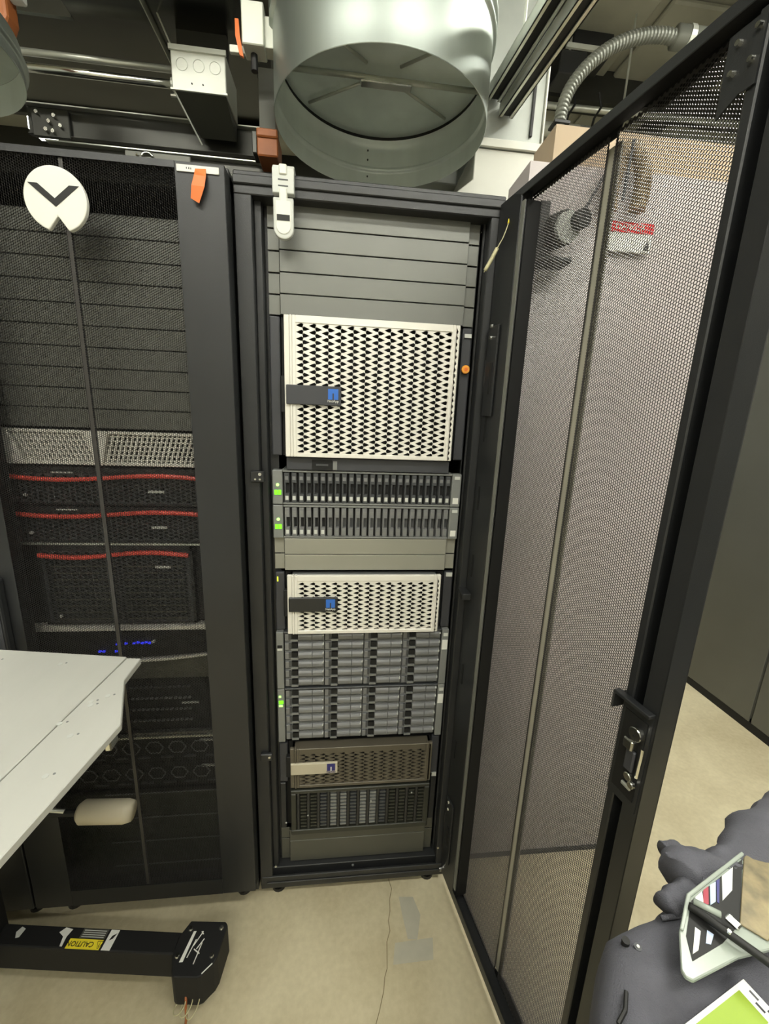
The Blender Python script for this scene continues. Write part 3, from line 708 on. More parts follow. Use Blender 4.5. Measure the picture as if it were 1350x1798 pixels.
# orange flag and paper label on the closed rack
MB().box(-.154, -.075, -.0925, -.0905, 1.937, 1.9485).build('paper_label', PAPER); o = bpy.data.objects['paper_label']; tag(o, 'white paper label strip at the top corner of the closed rack', 'label')
INKL = MB().box(-.136, -.1345, -.0928, -.0925, 1.9415, 1.9445).box(-.132, -.130, -.0928, -.0925, 1.941, 1.9445).box(-.128, -.1265, -.0928, -.0925, 1.941, 1.944).build('faint_print', SLATE, o)
f = MB().rings([[(-.119, -.094, 1.9425), (-.099, -.094, 1.9435), (-.099, -.0932, 1.9435), (-.119, -.0932, 1.9425)],
                [(-.120, -.099, 1.93), (-.098, -.099, 1.929), (-.098, -.0982, 1.929), (-.120, -.0982, 1.93)],
                [(-.125, -.103, 1.91), (-.101, -.102, 1.91), (-.101, -.1012, 1.91), (-.125, -.1022, 1.91)],
                [(-.128, -.101, 1.889), (-.113, -.100, 1.882), (-.113, -.0992, 1.882), (-.128, -.1002, 1.889)]])
tag(f.build('orange_flag', ORANGE), 'orange plastic flag hanging from the white label strip', 'flag')

# light grey latch strap over the open rack's top edge
t = thing('latch_strap', 'light grey plastic hinged strap hanging over the open rack top edge', 'strap', (.044, -.06, 1.98))
XC = .0445
MB().box(XC - .022, XC + .022, -.070, -.053, 1.926, 1.972).box(XC - .022, XC + .022, -.062, .01, 1.973, 1.979).build('upper_link', LTGREY, t, .002, seg=2)
pts = [(XC - .0205, 1.918), (XC - .0205, 1.862)] + [(XC - .0205 * math.cos(R(a)), 1.862 - .020 * math.sin(R(a))) for a in range(15, 180, 15)] + [(XC + .0205, 1.862), (XC + .0205, 1.918)]
MB().prism(pts, -.072, -.060).build('tongue', LTGREY, t, .0025, seg=2)
pts2 = [(XC + (a - XC) * .74, 1.885 + (b_ - 1.885) * .8) for a, b_ in pts]
MB().prism(pts2, -.0735, -.072).build('tongue_face', WHITE, t, .001)
MB().box(XC - .008, XC + .008, -.073, -.058, 1.907, 1.935).box(XC - .008, XC + .008, -.073, -.058, 1.958, 1.977).build('hinge_barrel', WHITE, t, .002)
MB().box(XC - .013, XC + .013, -.0742, -.0735, 1.875, 1.886).build('slot', INK, t)
MB().box(XC - .010, XC + .010, -.0708, -.070, 1.949, 1.951).box(XC - .010, XC + .010, -.0708, -.070, 1.938, 1.940).build('groove', SLATE, t)

# ------------------------------------------------------------------ round duct above the rack
def round_duct(cx, cy, zr, r, ztop, label, braces=True):   # a short collar when ztop is near the rim
    t = thing('round_duct', label, 'duct', (cx, cy, zr))
    N = 72
    def ring(rad, z): return [(cx + rad * math.cos(2 * math.pi * k / N), cy + rad * math.sin(2 * math.pi * k / N), z) for k in range(N)]
    def bead(z, sg, a=.0085, h=.009): return [(r + sg * a * math.sin(math.pi * k / 6), z - h + 2 * h * k / 6) for k in range(7)]
    def flatz(z0_, z1_, rad, n=4): return [(rad, z0_ + (z1_ - z0_) * k / n) for k in range(n + 1)]
    prof = [(r - .0012, zr), (r + .0002, zr + .001)] + flatz(zr + .002, zr + .158, r) + bead(zr + .170, 1) + (flatz(zr + .181, zr + .190, r, 1) + bead(zr + .202, 1) + flatz(zr + .214, ztop, r) if braces else [])
    if not braces: prof = [(r - .0012, zr), (r + .0002, zr + .001)] + flatz(zr + .002, zr + .020, r) + bead(zr + .032, 1) + flatz(zr + .044, ztop, r)
    MB().rings([ring(a, z) for a, z in prof], False).build('outer_shell', GALV, t, 0, True)
    ri = r - .0015
    if braces: prof = [(r - .0012, zr)] + flatz(zr + .002, zr + .040, ri, 2) + [(ri - .0065 * math.sin(math.pi * k / 6), zr + .042 + .016 * k / 6) for k in range(7)] + flatz(zr + .060, zr + .122, ri, 2) + [(r - .010, zr + .126), (r - .010, zr + .134), (ri, zr + .138)] + flatz(zr + .14, ztop, ri, 2)
    if not braces: prof = [(r - .0012, zr)] + flatz(zr + .002, ztop, ri, 2)
    MB().rings([ring(a, z) for a, z in prof], False).build('inner_shell', GALVIN, t, 0, True)
    if braces: MB().rings([ring(r - .0106, zr + .126), ring(r - .0106, zr + .134)], False).build('gasket', RUB, t, 0, True)
    # seam with rivets on the far wall
    s = MB()
    for zz in ((.03, .075, .10) if braces else (.03,)): s.cyl((cx - .02, cy + r - .001, zr + zz), (cx - .02, cy + r - .006, zr + zz), .0022, 8)
    s.build('rivet', RUB, t)
    # closed damper plate inside with braces and spindle
    zd = zr + .136 if braces else ztop
    MB().rings([ring(r - .002, zd), ring(r - .002, zd + .003)]).build('damper_plate', GALVIN, t)
    if not braces: MB().cyl((cx, cy, ztop), (cx, cy, 3.3), .006, 8).build('hanger_rod', STRUT, t)
    if braces:
        for a in (35, 145, 215, 325):
            ca, sa = math.cos(R(a)), math.sin(R(a))
            MB().cyl((cx + ca * .05, cy + sa * .05, zr + .126), (cx + ca * (r - .03), cy + sa * (r - .03), zr + .130), .0035, 8).build('brace', STRUT, t, 0, True)
        MB().cyl((cx - r + .004, cy + .01, zr + .122), (cx + r - .004, cy + .01, zr + .122), .006, 12).build('spindle', STRUT, t, 0, True)
        MB().box(cx - .055, cx + .075, cy - .004, cy + .020, zr + .106, zr + .113).build('spindle_bracket', CHROME, t, .002)
    return t
rdct = round_duct(.260, .200, 2.2, .266, 3.15, 'large open galvanised round duct hanging over the open rack')
# white mounting box on the duct's left flank
t = thing('damper_actuator', 'white rectangular actuator box on the left flank of the round duct', 'box', (-.045, .19, 2.36))
MB().box(-.072, -.022, .150, .200, 2.318, 2.400).build('case', GALVW, t, .002)
MB().box(-.0225, .004, .165, .200, 2.325, 2.385).build('mount', GALVW, t, .001)
MB().box(-.108, -.072, .185, .195, 2.322, 2.337).build('lever_arm', GALVW, t, .001)
MB().cyl((-.050, .180, 2.318), (-.050, .180, 2.285), .008, 10).build('cable_gland', RUB, t)
MB().rings([[(-.086, .150, 2.362), (-.078, .150, 2.362), (-.078, .156, 2.362), (-.086, .156, 2.362)], [(-.086, .149, 2.33), (-.076, .149, 2.33), (-.076, .155, 2.33), (-.086, .155, 2.33)], [(-.078, .150, 2.295), (-.069, .150, 2.292), (-.069, .156, 2.292), (-.078, .156, 2.295)]]).build('orange_tape', ORANGE, t)
# duct at far left
round_duct(-.800, .055, 2.2, .264, 2.265, 'second round duct cropped by the left edge of the photo', False)

# ------------------------------------------------------------------ white box duct right of the round duct
t = thing('white_duct', 'tall white duct with tapered foot, right of the round duct', 'duct', (.62, .9, 2.0))
MB().prism([(.540, .296), (.729, .296), (.729, 1.7), (.20, 1.7), (.20, .50), (.540, .50)], 2.25, 3.3, 'z').build('duct_body', mat('galvanised_duct_skin', (168, 172, 166), .42, .35, .08, 10), t, .003)
MB().prism([(.729, 2.249), (.655, 2.135), (.520, 1.975), (.25, 1.975), (.25, 2.05), (.40, 2.095), (.474, 2.12), (.539, 2.17), (.539, 2.249)], .298, .9, 'y').build('tapered_foot', WHITE, t, .002)
MB().box(.538, .731, .288, .296, 2.250, 2.270).build('corner_flange', WHITE, t, .001); MB().box(.7295, .7345, .29, 1.7, 2.25, 2.9).build('corner_flange', WHITE, t, .001)
MB().box(.692, .700, .288, .295, 2.285, 2.42).build('cable_clip', RUB, t, .001)
# strut rails running overhead
def strut(x0, y0, x1, y1, z, wd, ht, label, m=STRUT):
    t = thing('overhead_rail', label, 'rail', (x0, y0, z))
    d = Vector((x1 - x0, y1 - y0)).normalized(); n = Vector((d.y, -d.x)); Lg = math.hypot(x1 - x0, y1 - y0)
    F = lambda s, a, h: (x0 + d.x * s + n.x * a, y0 + d.y * s + n.y * a, z + h)
    q = MB(F); q.box(0, Lg, -wd / 2, -wd / 2 + .003, 0, ht).box(0, Lg, wd / 2 - .003, wd / 2, 0, ht).box(0, Lg, -wd / 2, wd / 2, ht - .003, ht)
    q.box(0, Lg, -wd / 2, -wd / 2 + .010, 0, .003).box(0, Lg, wd / 2 - .010, wd / 2, 0, .003)
    q.build('channel', m, t)
    q = MB(F).box(0, Lg, -wd / 2 + .006, wd / 2 - .006, .005, ht - .006).build('channel_inside', BLK2, t)
    for s_ in (.15, Lg - .2):
        p = F(s_, 0, ht); MB().cyl(p, (p[0], p[1], 3.3), .004, 8).build('hanger_rod', STRUT, t)
    return t
strut(.616, .286, .684, -.40, 2.32, .041, .030, 'strut rail nearest the open door, running beside the round duct')
strut(.578, .286, .645, -.40, 2.355, .041, .030, 'strut rail between the round duct and the outer rail')

# ------------------------------------------------------------------ overhead left: sheet duct, rails, junction box
t = thing('sheet_metal_duct', 'dark glossy rectangular sheet metal duct over the closed rack', 'duct', (-.7, .5, 2.45))
MB().prism([(-.53, .02), (-.330, .02), (-.330, .70), (-1.6, .70), (-1.6, .34), (-.53, .34)], 2.45, 2.85, 'z').build('duct_section', GALVD, t, .004)
MB().box(-.327, -.09, .06, .72, 2.46, 2.85).build('duct_section', GALVD, t, .004)
MB().box(-.3300, -.3275, .01, .71, 2.444, 2.86).build('seam_flange', STRUT, t)
MB().box(-1.6, -.08, .70, .72, 2.43, 2.46).build('edge_flange', DSTRUT, t, .002)
t = thing('junction_box', 'light galvanised junction box hanging left of the round duct', 'box', (-.21, .35, 2.3))
MB().box(-.282, -.145, .298, .42, 2.302, 2.392).build('box_body', GALVW, t, .002)
MB().box(-.285, -.142, .293, .298, 2.385, 2.396).build('cover_lip', GALVW, t); MB().box(-.285, -.142, .293, .298, 2.299, 2.303).build('cover_lip', GALVW, t)
for x in (-.255, -.213, -.172):
    MB().tube([(x + .014 * math.cos(R(a)), .2975, 2.358 + .014 * math.sin(R(a))) for a in range(0, 361, 24)], .0009, 5).build('knockout_ring', STRUT, t)
for x in (-.232, -.204):
    MB().cyl((x, .298, 2.318), (x, .2965, 2.318), .002, 8).build('screw_hole', INK, t)
MB().add([(-.279, .30, 2.3015), (-.148, .30, 2.3015), (-.148, .41, 2.258), (-.247, .41, 2.258), (-.279, .42, 2.30), (-.148, .42, 2.30)], [(0, 1, 2, 3), (1, 5, 2), (0, 3, 4), (3, 2, 5, 4), (0, 4, 5, 1)]).build('lower_gusset', PANELD, t)
MB().box(-.278, -.150, .34, .36, 2.395, 2.47).build('hanger_plate', DSTRUT, t)
t = thing('conduit_run', 'straight metal conduit entering the left side of the junction box', 'conduit', (-.62, .34, 2.337))
MB().cyl((-.80, .34, 2.337), (-.283, .34, 2.337), .0095, 12).build('pipe', CHROME, t, 0, True)
MB().cyl((-.296, .34, 2.337), (-.283, .34, 2.337), .014, 12).build('connector', GALVW, t)
MB().cyl((-.300, .34, 2.312), (-.283, .34, 2.312), .006, 10).build('lock_nut', CHROME, t)
t = thing('conduit_run', 'second, upper metal conduit above the one entering the junction box', 'conduit', (-.62, .38, 2.38))
MB().cyl((-.80, .38, 2.395), (-.283, .38, 2.395), .008, 12).build('pipe', STRUT, t, 0, True)
t = thing('threaded_rod', 'thin slanting rod reaching the top corner of the junction box', 'rod', (-.276, .3, 2.389))
MB().cyl((-.276, .302, 2.389), (-.40, .30, 2.66), .0022, 8).build('rod', STRUT, t)
t = thing('threaded_rod', 'short slanting rod below the junction box, on its left', 'rod', (-.25, .3, 2.26))
MB().cyl((-.280, .300, 2.303), (-.232, .36, 2.215), .0022, 8).build('rod', STRUT, t)
def xrail(y, za, zb_, x0, x1, label, m=DSTRUT):
    t = thing('cable_rail', label, 'rail', (x0, y, za))
    MB().box(x0, x1, y, y + .006, za, zb_).build('web', m, t)
    MB().box(x0, x1, y - .016, y + .006, zb_, zb_ + .004).build('upper_lip', STRUT, t, .001)
    MB().box(x0, x1, y - .010, y + .006, za - .004, za).build('lower_lip', m, t, .001)
    return t
xrail(.450, 2.245, 2.312, -.735, -.070, 'long dark steel rail over the closed rack, the upper of two')
xrail(.330, 2.118, 2.165, -.62, -.03, 'long dark steel rail over the closed rack, the lower of two')
t = thing('cable_clamp', 'small bright cable clamp on the lower overhead rail', 'clamp', (-.32, .31, 2.14))
MB().box(-.42, -.25, .308, .314, 2.120, 2.160).build('plate', PANELD, t, .002)
MB().tube([(-.36 + .014 * math.cos(R(a)), .302, 2.145 + .010 * math.sin(R(a))) for a in range(0, 200, 20)], .003, 8).build('hook', CHROME, t, 0, True)
MB().cyl((-.388, .308, 2.15), (-.38, .302, 2.138), .004, 8).build('bolt', CHROME, t)
t = thing('clamp_hardware', 'cluster of small bolts at the left end of the upper overhead rail', 'clamp', (-.66, .44, 2.28))
MB().box(-.72, -.62, .438, .449, 2.235, 2.305).build('plate', DSTRUT, t, .002)
for x, z in ((-.70, 2.29), (-.67, 2.27), (-.655, 2.285), (-.64, 2.262), (-.68, 2.25), (-.662, 2.247)): MB().cyl((x, .438, z), (x, .428, z), .005, 8).build('bolt', CHROME, t)
t = thing('orange_bracket', 'dark orange bracket at the right end of the overhead rails', 'bracket', (-.04, .26, 2.2))
MB().box(-.062, -.008, .250, .330, 2.150, 2.205).box(-.062, -.008, .244, .250, 2.190, 2.210).build('block', BROWN, t, .004)
MB().box(-.075, -.062, .252, .30, 2.155, 2.205).build('spring_clip', DSTRUT, t, .002)
t = thing('orange_bracket', 'long orange brown bracket at the top left corner of the photo', 'bracket', (-.64, .2, 2.42))
MB().prism([(-.655, 2.45), (-.600, 2.43), (-.575, 2.36), (-.575, 2.32), (-.600, 2.270), (-.625, 2.270), (-.640, 2.33), (-.668, 2.40)], .16, .20).build('block', BROWN, t, .006, seg=2)
MB().box(-.577, -.545, .165, .190, 2.355, 2.380).build('white_peg', PAPER, t, .006, seg=2)
t = thing('vertical_support', 'grey folded steel upright left of the round duct behind the actuator', 'support', (-.05, .36, 2.1))
MB().box(-.075, -.030, .37, .39, 2.03, 2.42).box(-.030, -.026, .37, .41, 2.03, 2.42).build('upright', PANELD, t, .001)
t = thing('cable_duct', 'steel tray over the closed rack roof, just below the rails', 'tray', (-.3, .2, 2.0))
MB().box(-.68, -.02, .16, .165, 1.99, 2.06).box(-.68, -.02, .10, .165, 1.985, 1.99).build('tray', DSTRUT, t, .001)
MB().box(-.68, -.02, .095, .10, 1.985, 2.0).build('tray_lip', STRUT, t, .001)
# backdrop left: far room lamp seen in the gap
t = thing('strip_light', 'small distant square lamp glimpsed between the ducts at upper left', 'ceiling light', (-1.37, 1.6, 2.82))
lm = LAMP.copy(); lm.node_tree.nodes['Principled BSDF'].inputs['Emission Strength'].default_value = 6
MB().box(-1.415, -1.325, 1.56, 1.66, 2.82, 2.91).build('diffuser', lm, t, .01); MB().box(-1.43, -1.31, 1.54, 1.68, 2.91, 2.97).build('housing', WHITE, t)
MB().cyl((-1.37, 1.6, 2.97), (-1.37, 1.6, 3.3), .004, 6).build('hanger_wires', STRUT, t)

# ------------------------------------------------------------------ upper right services
def corrugated(path, r, pitch, name, label, m, cat='conduit'):
    t = thing(name, label, cat, tuple(path[0]))
    P = [Vector(p) for p in path]; pts = []; d = 0
    # resample at half pitch
    acc = [P[0]]; i = 0; cur = P[0].copy(); step = pitch / 4
    tot = [0]
    for a, b_ in zip(P, P[1:]): tot.append(tot[-1] + (b_ - a).length)
    s = 0; out = []
    while s < tot[-1]:
        while i < len(tot) - 2 and tot[i + 1] < s: i += 1
        q = (s - tot[i]) / max(1e-9, tot[i + 1] - tot[i]); out.append(P[i].lerp(P[i + 1], q)); s += step
    MB().tube(out, [r * (1, .98, .80, .82)[k % 4] for k in range(len(out))], 16).build('hose', m, t, 0, False)
    return t
t = corrugated(spline([(.98, .75, 2.25), (.985, .75, 2.45), (.985, .75, 2.56), (.995, .75, 2.68), (1.04, .75, 2.765), (1.11, .75, 2.835), (1.19, .75, 2.885), (1.28, .75, 2.915), (1.36, .75, 2.925), (1.42, .75, 2.92)], 8), .024, .014, 'flexible_conduit', 'thick ribbed grey flexible conduit curving up under the ceiling', TUBEM)
MB().cyl((.978, .75, 2.60), (.994, .75, 2.66), .0275, 14).build('cable_tie', RUB, t) if False else MB().box(.955, 1.015, .722, .778, 2.598, 2.606).build('cable_tie', RUB, t)
t = thing('pipe_run', 'fat grey pipe continuing from the ribbed conduit end', 'pipe', (1.5, .75, 2.93))
MB().cyl((1.40, .75, 2.925), (2.6, .70, 2.90), .036, 18).build('pipe', TUBEM, t, 0, True)
for x in (1.44, 1.56, 1.7): MB().cyl((x, .75 - (x - 1.4) * .04, 2.924), (x + .02, .75 - (x - 1.4) * .04, 2.923), .040, 18).build('collar', STRUT, t)
t = thing('pipe_run', 'thin horizontal pipe low on the far wall with dark clips', 'pipe', (1.1, 1.35, 2.6))
MB().cyl((1.0, 1.35, 3.05), (2.6, 1.35, 3.08), .014, 12).build('pipe', STRUT, t, 0, True)
for x in (1.30, 1.44): MB().tube([(x, 1.33, 3.12), (x + .02, 1.33, 3.06), (x - .01, 1.33, 3.01), (x - .02, 1.33, 2.95)], .006, 6).build('clip', RUB, t)
t = thing('pipe_run', 'pale wider pipe under the thin clipped one', 'pipe', (1.1, 1.3, 2.5))
MB().cyl((.95, 1.40, 2.98), (2.6, 1.40, 3.00), .030, 14).build('pipe', GALVW, t, 0, True)
t = thing('ceiling_box', 'black boxy fixture among the ceiling services, upper one', 'fixture', (1.2, 1.1, 3.0))
MB().box(1.22, 1.42, 1.22, 1.36, 3.20, 3.28).build('case', BLK, t, .004); MB().cyl((1.3, 1.3, 3.27), (1.3, 1.3, 3.3), .006, 8).build('stem', STRUT, t)
t = thing('ceiling_box', 'black boxy fixture behind the ribbed conduit, lower one', 'fixture', (1.1, 1.2, 2.8))
MB().box(1.14, 1.27, 1.16, 1.28, 3.06, 3.15).build('case', BLK, t, .004); MB().cyl((1.2, 1.2, 3.15), (1.2, 1.2, 3.3), .006, 8).build('stem', STRUT, t)
MB().box(1.16, 1.36, 1.15, 1.16, 3.151, 3.17).build('bracket', GALVW, t)
t = thing('overhead_rail', 'slotted strut rail crossing below the concrete deck', 'rail', (1.3, 1.15, 2.9))
MB().box(1.25, 1.75, 1.10, 1.13, 2.80, 2.83).build('channel', DSTRUT, t); MB().box(1.25, 1.75, 1.095, 1.10, 2.80, 2.808).build('bright_edge', STRUT, t)
MB().cyl((1.45, 1.115, 2.83), (1.45, 1.115, 3.3), .005, 8).build('hanger_rod', STRUT, t)
for x in (1.1, 2.4): MB().cyl((x, 1.40, 3.02), (x, 1.40, 3.3), .005, 8).build('hanger_rod', STRUT, t)
t = thing('concrete_wall_panels', 'pale concrete wall panels below the ceiling, behind the conduit', 'panel', (1.6, 1.75, 2.3))
for k in range(4):
    MB().box(.78 + k * .42, 1.19 + k * .42, 1.72, 1.76, 2.40, 3.2).build('panel', CONC, t, .01)

# ------------------------------------------------------------------ objects on the white wall
t = thing('wall_camera', 'black round camera on a bracket beside the rack, seen through the mesh', 'camera', (.66, .0, 1.93))
MB().box(.615, .640, -.02, .03, 1.86, 1.985).build('mount_plate', RUB, t, .003)
MB().box(.60, .70, -.035, .02, 1.855, 1.868).build('base_arm', RUB, t, .004)
MB().cyl((.655, .025, 1.932), (.668, -.045, 1.922), .036, 24).build('housing', RUB, t, .003)
MB().cyl((.6685, -.046, 1.9218), (.6705, -.056, 1.920), .031, 24).build('silver_ring', LTGREY, t)
MB().cyl((.690, -.050, 1.935), (.694, -.075, 1.932), .020, 20).build('lens_tube', RUB, t, .002)
t = corrugated(spline([(.795, .005, 1.985), (.790, .0, 2.03), (.800, .0, 2.085), (.826, .0, 2.112), (.855, .0, 2.09), (.866, .0, 2.04), (.862, .0, 1.99)], 8), .019, .007, 'braided_hose', 'tan braided hose looping up above the danger sign', TAN, 'hose')
for (a_, b_, lb) in (((.715, .0, 1.95), (.792, .0, 2.10), 'dark cable slanting up the white wall beside the camera'), ((.80, -.036, 1.99), (.806, -.036, 2.11), 'short dark cable hanging in front of the braided hose')):
    t = thing('wall_cable', lb, 'cable', a_); MB().cyl(a_, b_, .0035, 8).build('cable', SLATE, t)
sg = thing('danger_sign', 'small red and white danger sign on the white wall below the hose', 'sign', (.86, .02, 1.91))
MB().box(.800, .925, .016, .0215, 1.908, 1.972).build('sign_plate', PAPER, sg, .001)
MB().box(.800, .925, .0145, .016, 1.950, 1.972).build('red_header', REDS, sg)
text('DANGER', .019, WHITE, sg, FRONT(.862, .0140, 1.961))
MB().prism([(.905, 1.915), (.918, 1.915), (.913, 1.938)], .0145, .016).build('pictogram', SLATE, sg)

# ------------------------------------------------------------------ cabinets beyond the passage
for k in range(4):
    y0 = -1.37 + k * .95 - .42 + .0
    ya, yb = .53 - .95 * (k + 0) + .95, .53 - .95 * k
    ya, yb = min(ya, yb), max(ya, yb)
    lb = ['far', 'second', 'third', 'near'][k]
    t = thing('cabinet', '%s dark grey cabinet of the row beyond the open door' % lb, 'cabinet', (2.5, (ya + yb) / 2, 0), 0, 'dark cabinets across the passage')
    MB().box(2.262, 2.9, ya + .004, yb - .004, .06, 2.12).build('body', CAB, t, .004)
    MB().box(2.29, 2.88, ya + .02, yb - .02, 0, .06).build('plinth', BLK2, t)
    MB().box(2.255, 2.262, ya + .0, yb - .0, 0, .045).build('kick_strip', BLK2, t); MB().box(2.252, 2.2615, ya + .006, yb - .006, .046, 2.11).build('side_skin', CAB, t, .002)
t = thing('cabinet', 'cabinet closing the far end of the row beyond the passage', 'cabinet', (2.5, 2.0, 0), 0)
MB().box(2.262, 2.9, 1.49, 2.6, .0, 2.12).build('body', CAB, t, .004); MB().box(2.252, 2.262, 1.5, 2.58, .01, 2.1).build('side_skin', CAB, t)

# ------------------------------------------------------------------ lift table
t = thing('server_lift', 'bright aluminium lift table with black base, at the lower left', 'lift', (-1.0, -.45, 0))
zt = .95; th = .014
MB().prism([(-.268 - .026, -.192), (-.264, -.195), (-.262, -.270), (-.207, -.395), (-.236, -.619), (-.262, -.80), (-.345, -.80)][::-1], zt - th, zt, 'z').build('edge_strip', ALU, t, .0015)
MB().prism([(-.297, -.187), (-.3465, -.80), (-1.10, -.72), (-1.05, -.08)], zt - th, zt, 'z').build('platform', ALU, t, .0015)
for (x, y) in ((-.268, -.32), (-.275, -.42), (-.285, -.345), (-.262, -.50), (-.31, -.39), (-.29, -.335), (-.42, -.21), (-.56, -.19), (-.40, -.56)):
    MB().cyl((x, y, zt), (x, y, zt + .0006), .0045, 12).build('dimple', LTGREY, t)
    MB().cyl((x + .010, y + .004, zt), (x + .010, y + .004, zt + .0004), .002, 8).build('rivet', EARG, t)
MB().box(-.225, -.214, -.42, -.395, zt - .035, zt - th).build('edge_hook', CHROME, t, .002)
MB().box(-.98, -.30, -.70, -.22, zt - .06, zt - th - .001).build('under_frame', BLK, t, .004)
MB().box(-1.12, -1.04, -.62, -.54, 0.05, 1.75).build('mast', BLK, t, .004); MB().box(-1.12, -1.04, -.34, -.26, 0.05, 1.75).build('mast', BLK, t, .004)
MB().box(-1.06, -.94, -.60, -.28, zt - .16, zt - .03).build('carriage', BLK, t, .005)
MB().box(-1.16, -1.0, -.66, -.12, .05, .16).build('cross_beam', BLK, t, .006)
# leg with caution sticker; direction runs slightly towards the camera
def FG(s, a, z):  # s along the leg from its toe backwards, a across
    d = Vector((-.9928, .1196)); n = Vector((-.1196, -.9928)); p = Vector((-.215, -.2105)) + d * s + n * a
    return (p.x, p.y, z)
LZ = .150
lg = MB(FG).box(-.0, .90, 0, .047, .068, LZ).build('leg', BLK2, t, .004, seg=2)
tp = [(-.212, -.189), (-.120, -.198), (-.113, -.206), (-.121, -.272), (-.127, -.285), (-.150, -.306), (-.160, -.309), (-.216, -.303), (-.222, -.297), (-.234, -.262), (-.232, -.222)]
MB().prism([(x, y) for x, y in tp], .060, LZ + .006, 'z').build('toe_plate', BLK2, t, .003, seg=2)
for bx, by in ((-.207, -.207), (-.128, -.211), (-.221, -.262), (-.136, -.268)):
    MB().cyl((bx, by, LZ + .006), (bx, by, LZ + .009), .0062, 12, .0045).build('bolt', CHROME, t)
MB().add([(-.197, -.214, LZ + .0068), (-.190, -.214, LZ + .0068), (-.203, -.276, LZ + .0068), (-.212, -.276, LZ + .0068)], [(0, 1, 2, 3)]).build('white_mark', PAPER, t)
m = MB()
for (sa, aa, sb, ab) in ((-.172, -.216, -.188, -.245), (-.185, -.232, -.196, -.268), (-.165, -.232, -.178, -.252), (-.184, -.252, -.168, -.262), (-.168, -.240, -.176, -.282), (-.176, -.216, -.170, -.222)):
    m.tube([(sa, aa, LZ + .0065), (sb, ab, LZ + .0065)], .0013, 5)
m.build('scribble_mark', PAPER, t)
MB().cyl((-.130, -.284, LZ + .0065), (-.150, -.302, LZ + .0065), .0013, 6).build('edge_scratch', PAPER, t)
# stickers: reads upside down from the camera
def FLAT(s, a, z, rot): 
    p = FG(s, a, z); return Matrix.Translation(p) @ Matrix.Rotation(rot, 4, 'Z')
RT = math.pi + R(-6.9)
MB(FG).box(.204, .290, .025, .0455, LZ, LZ + .0006).build('yellow_sticker', YEL, t)
text('\u26a0 CAUTION', .0155, INK, t, FLAT(.246, .0352, LZ + .001, RT))
MB(FG).box(.204, .270, .003, .023, LZ, LZ + .0005).build('sticker_base', PANELD, t)
for j in range(4): MB(FG).box(.208, .266, .006 + j * .0045, .0075 + j * .0045, LZ + .0005, LZ + .0008).build('print_line', LTGREY, t)
MB(FG).box(.176, .198, .003, .0455, LZ, LZ + .0006).build('white_sticker', PAPER, t)
MB(FG).add([(.178, .010, LZ + .0009), (.188, .016, LZ + .0009), (.191, .026, LZ + .0009), (.183, .022, LZ + .0009)], [(0, 1, 2, 3)]).build('sticker_figure', INK, t)
MB(FG).prism([(.298, .006), (.318, .003), (.328, .014), (.312, .022), (.306, .042), (.300, .042), (.303, .022)], LZ, LZ + .0006, 'z').build('white_pictogram', PAPER, t)
MB(FG).prism([(.420, .010), (.432, .006), (.438, .018), (.430, .030), (.422, .028)], LZ, LZ + .0006, 'z').build('reflective_dot', LTGREY, t)
for s_ in (-.03,):
    MB(FG).cyl((s_, .02, .028), (s_, .05, .028), .028, 18).build('caster', RUB, t, .003)
    MB(FG).box(s_ - .012, s_ + .012, .015, .055, .028, .060).build('caster_fork', BLK, t)
MB().cyl((-1.08, -.15, .03), (-1.08, -.12, .03), .03, 18).build('caster', RUB, t); MB().cyl((-1.08, -.64, .03), (-1.08, -.61, .03), .03, 18).build('caster', RUB, t)
for cx_ in (-1.08,): MB().box(cx_ - .01, cx_ + .01, -.15, -.12, .03, .06).box(cx_ - .01, cx_ + .01, -.64, -.61, .03, .06).build('caster_fork', BLK, t)
# roller and rod
MB().cyl((-.70, -.19, .575), (-.466, -.205, .558), .0045, 10).build('roller_rod', STRUT, t, 0, True)
MB().tube([(-.438, -.20, .548), (-.428, -.20, .548), (-.33, -.205, .548), (-.315, -.205, .548)], [.018, .026, .026, .022], 20).build('roller_grip', CREAM, t, 0, True)
MB().cyl((-.70, -.20, .56), (-.43, -.203, .55), .008, 10).box(-.72, -.69, -.25, -.15, .10, .9).build('roller_support', BLK2, t)
# looped ties at the toe
zp = thing('tie_cord', 'pale looped cord dangling off the lift toe plate', 'cord', (-.2, -.34, .05))
for k in range(3):
    c_ = Vector((-.203 + k * .012, -.303, .080)); pts = [(c_.x + .014 * math.cos(a) + k * .004, c_.y - .010 - .016 * math.sin(a) * (1 + .3 * k), .082 - .02 * (1 - math.cos(a * .8)) * .5) for a in [R(q) for q in range(-40, 250, 18)]]
    MB().tube(pts, .0013, 6).build('loop', WIRE, zp, 0, True)
MB().tube([(-.190, -.304, .09), (-.189, -.312, .07), (-.187, -.320, .04), (-.19, -.325, .02)], .003, 6).build('knot', BROWN, zp, 0, True)

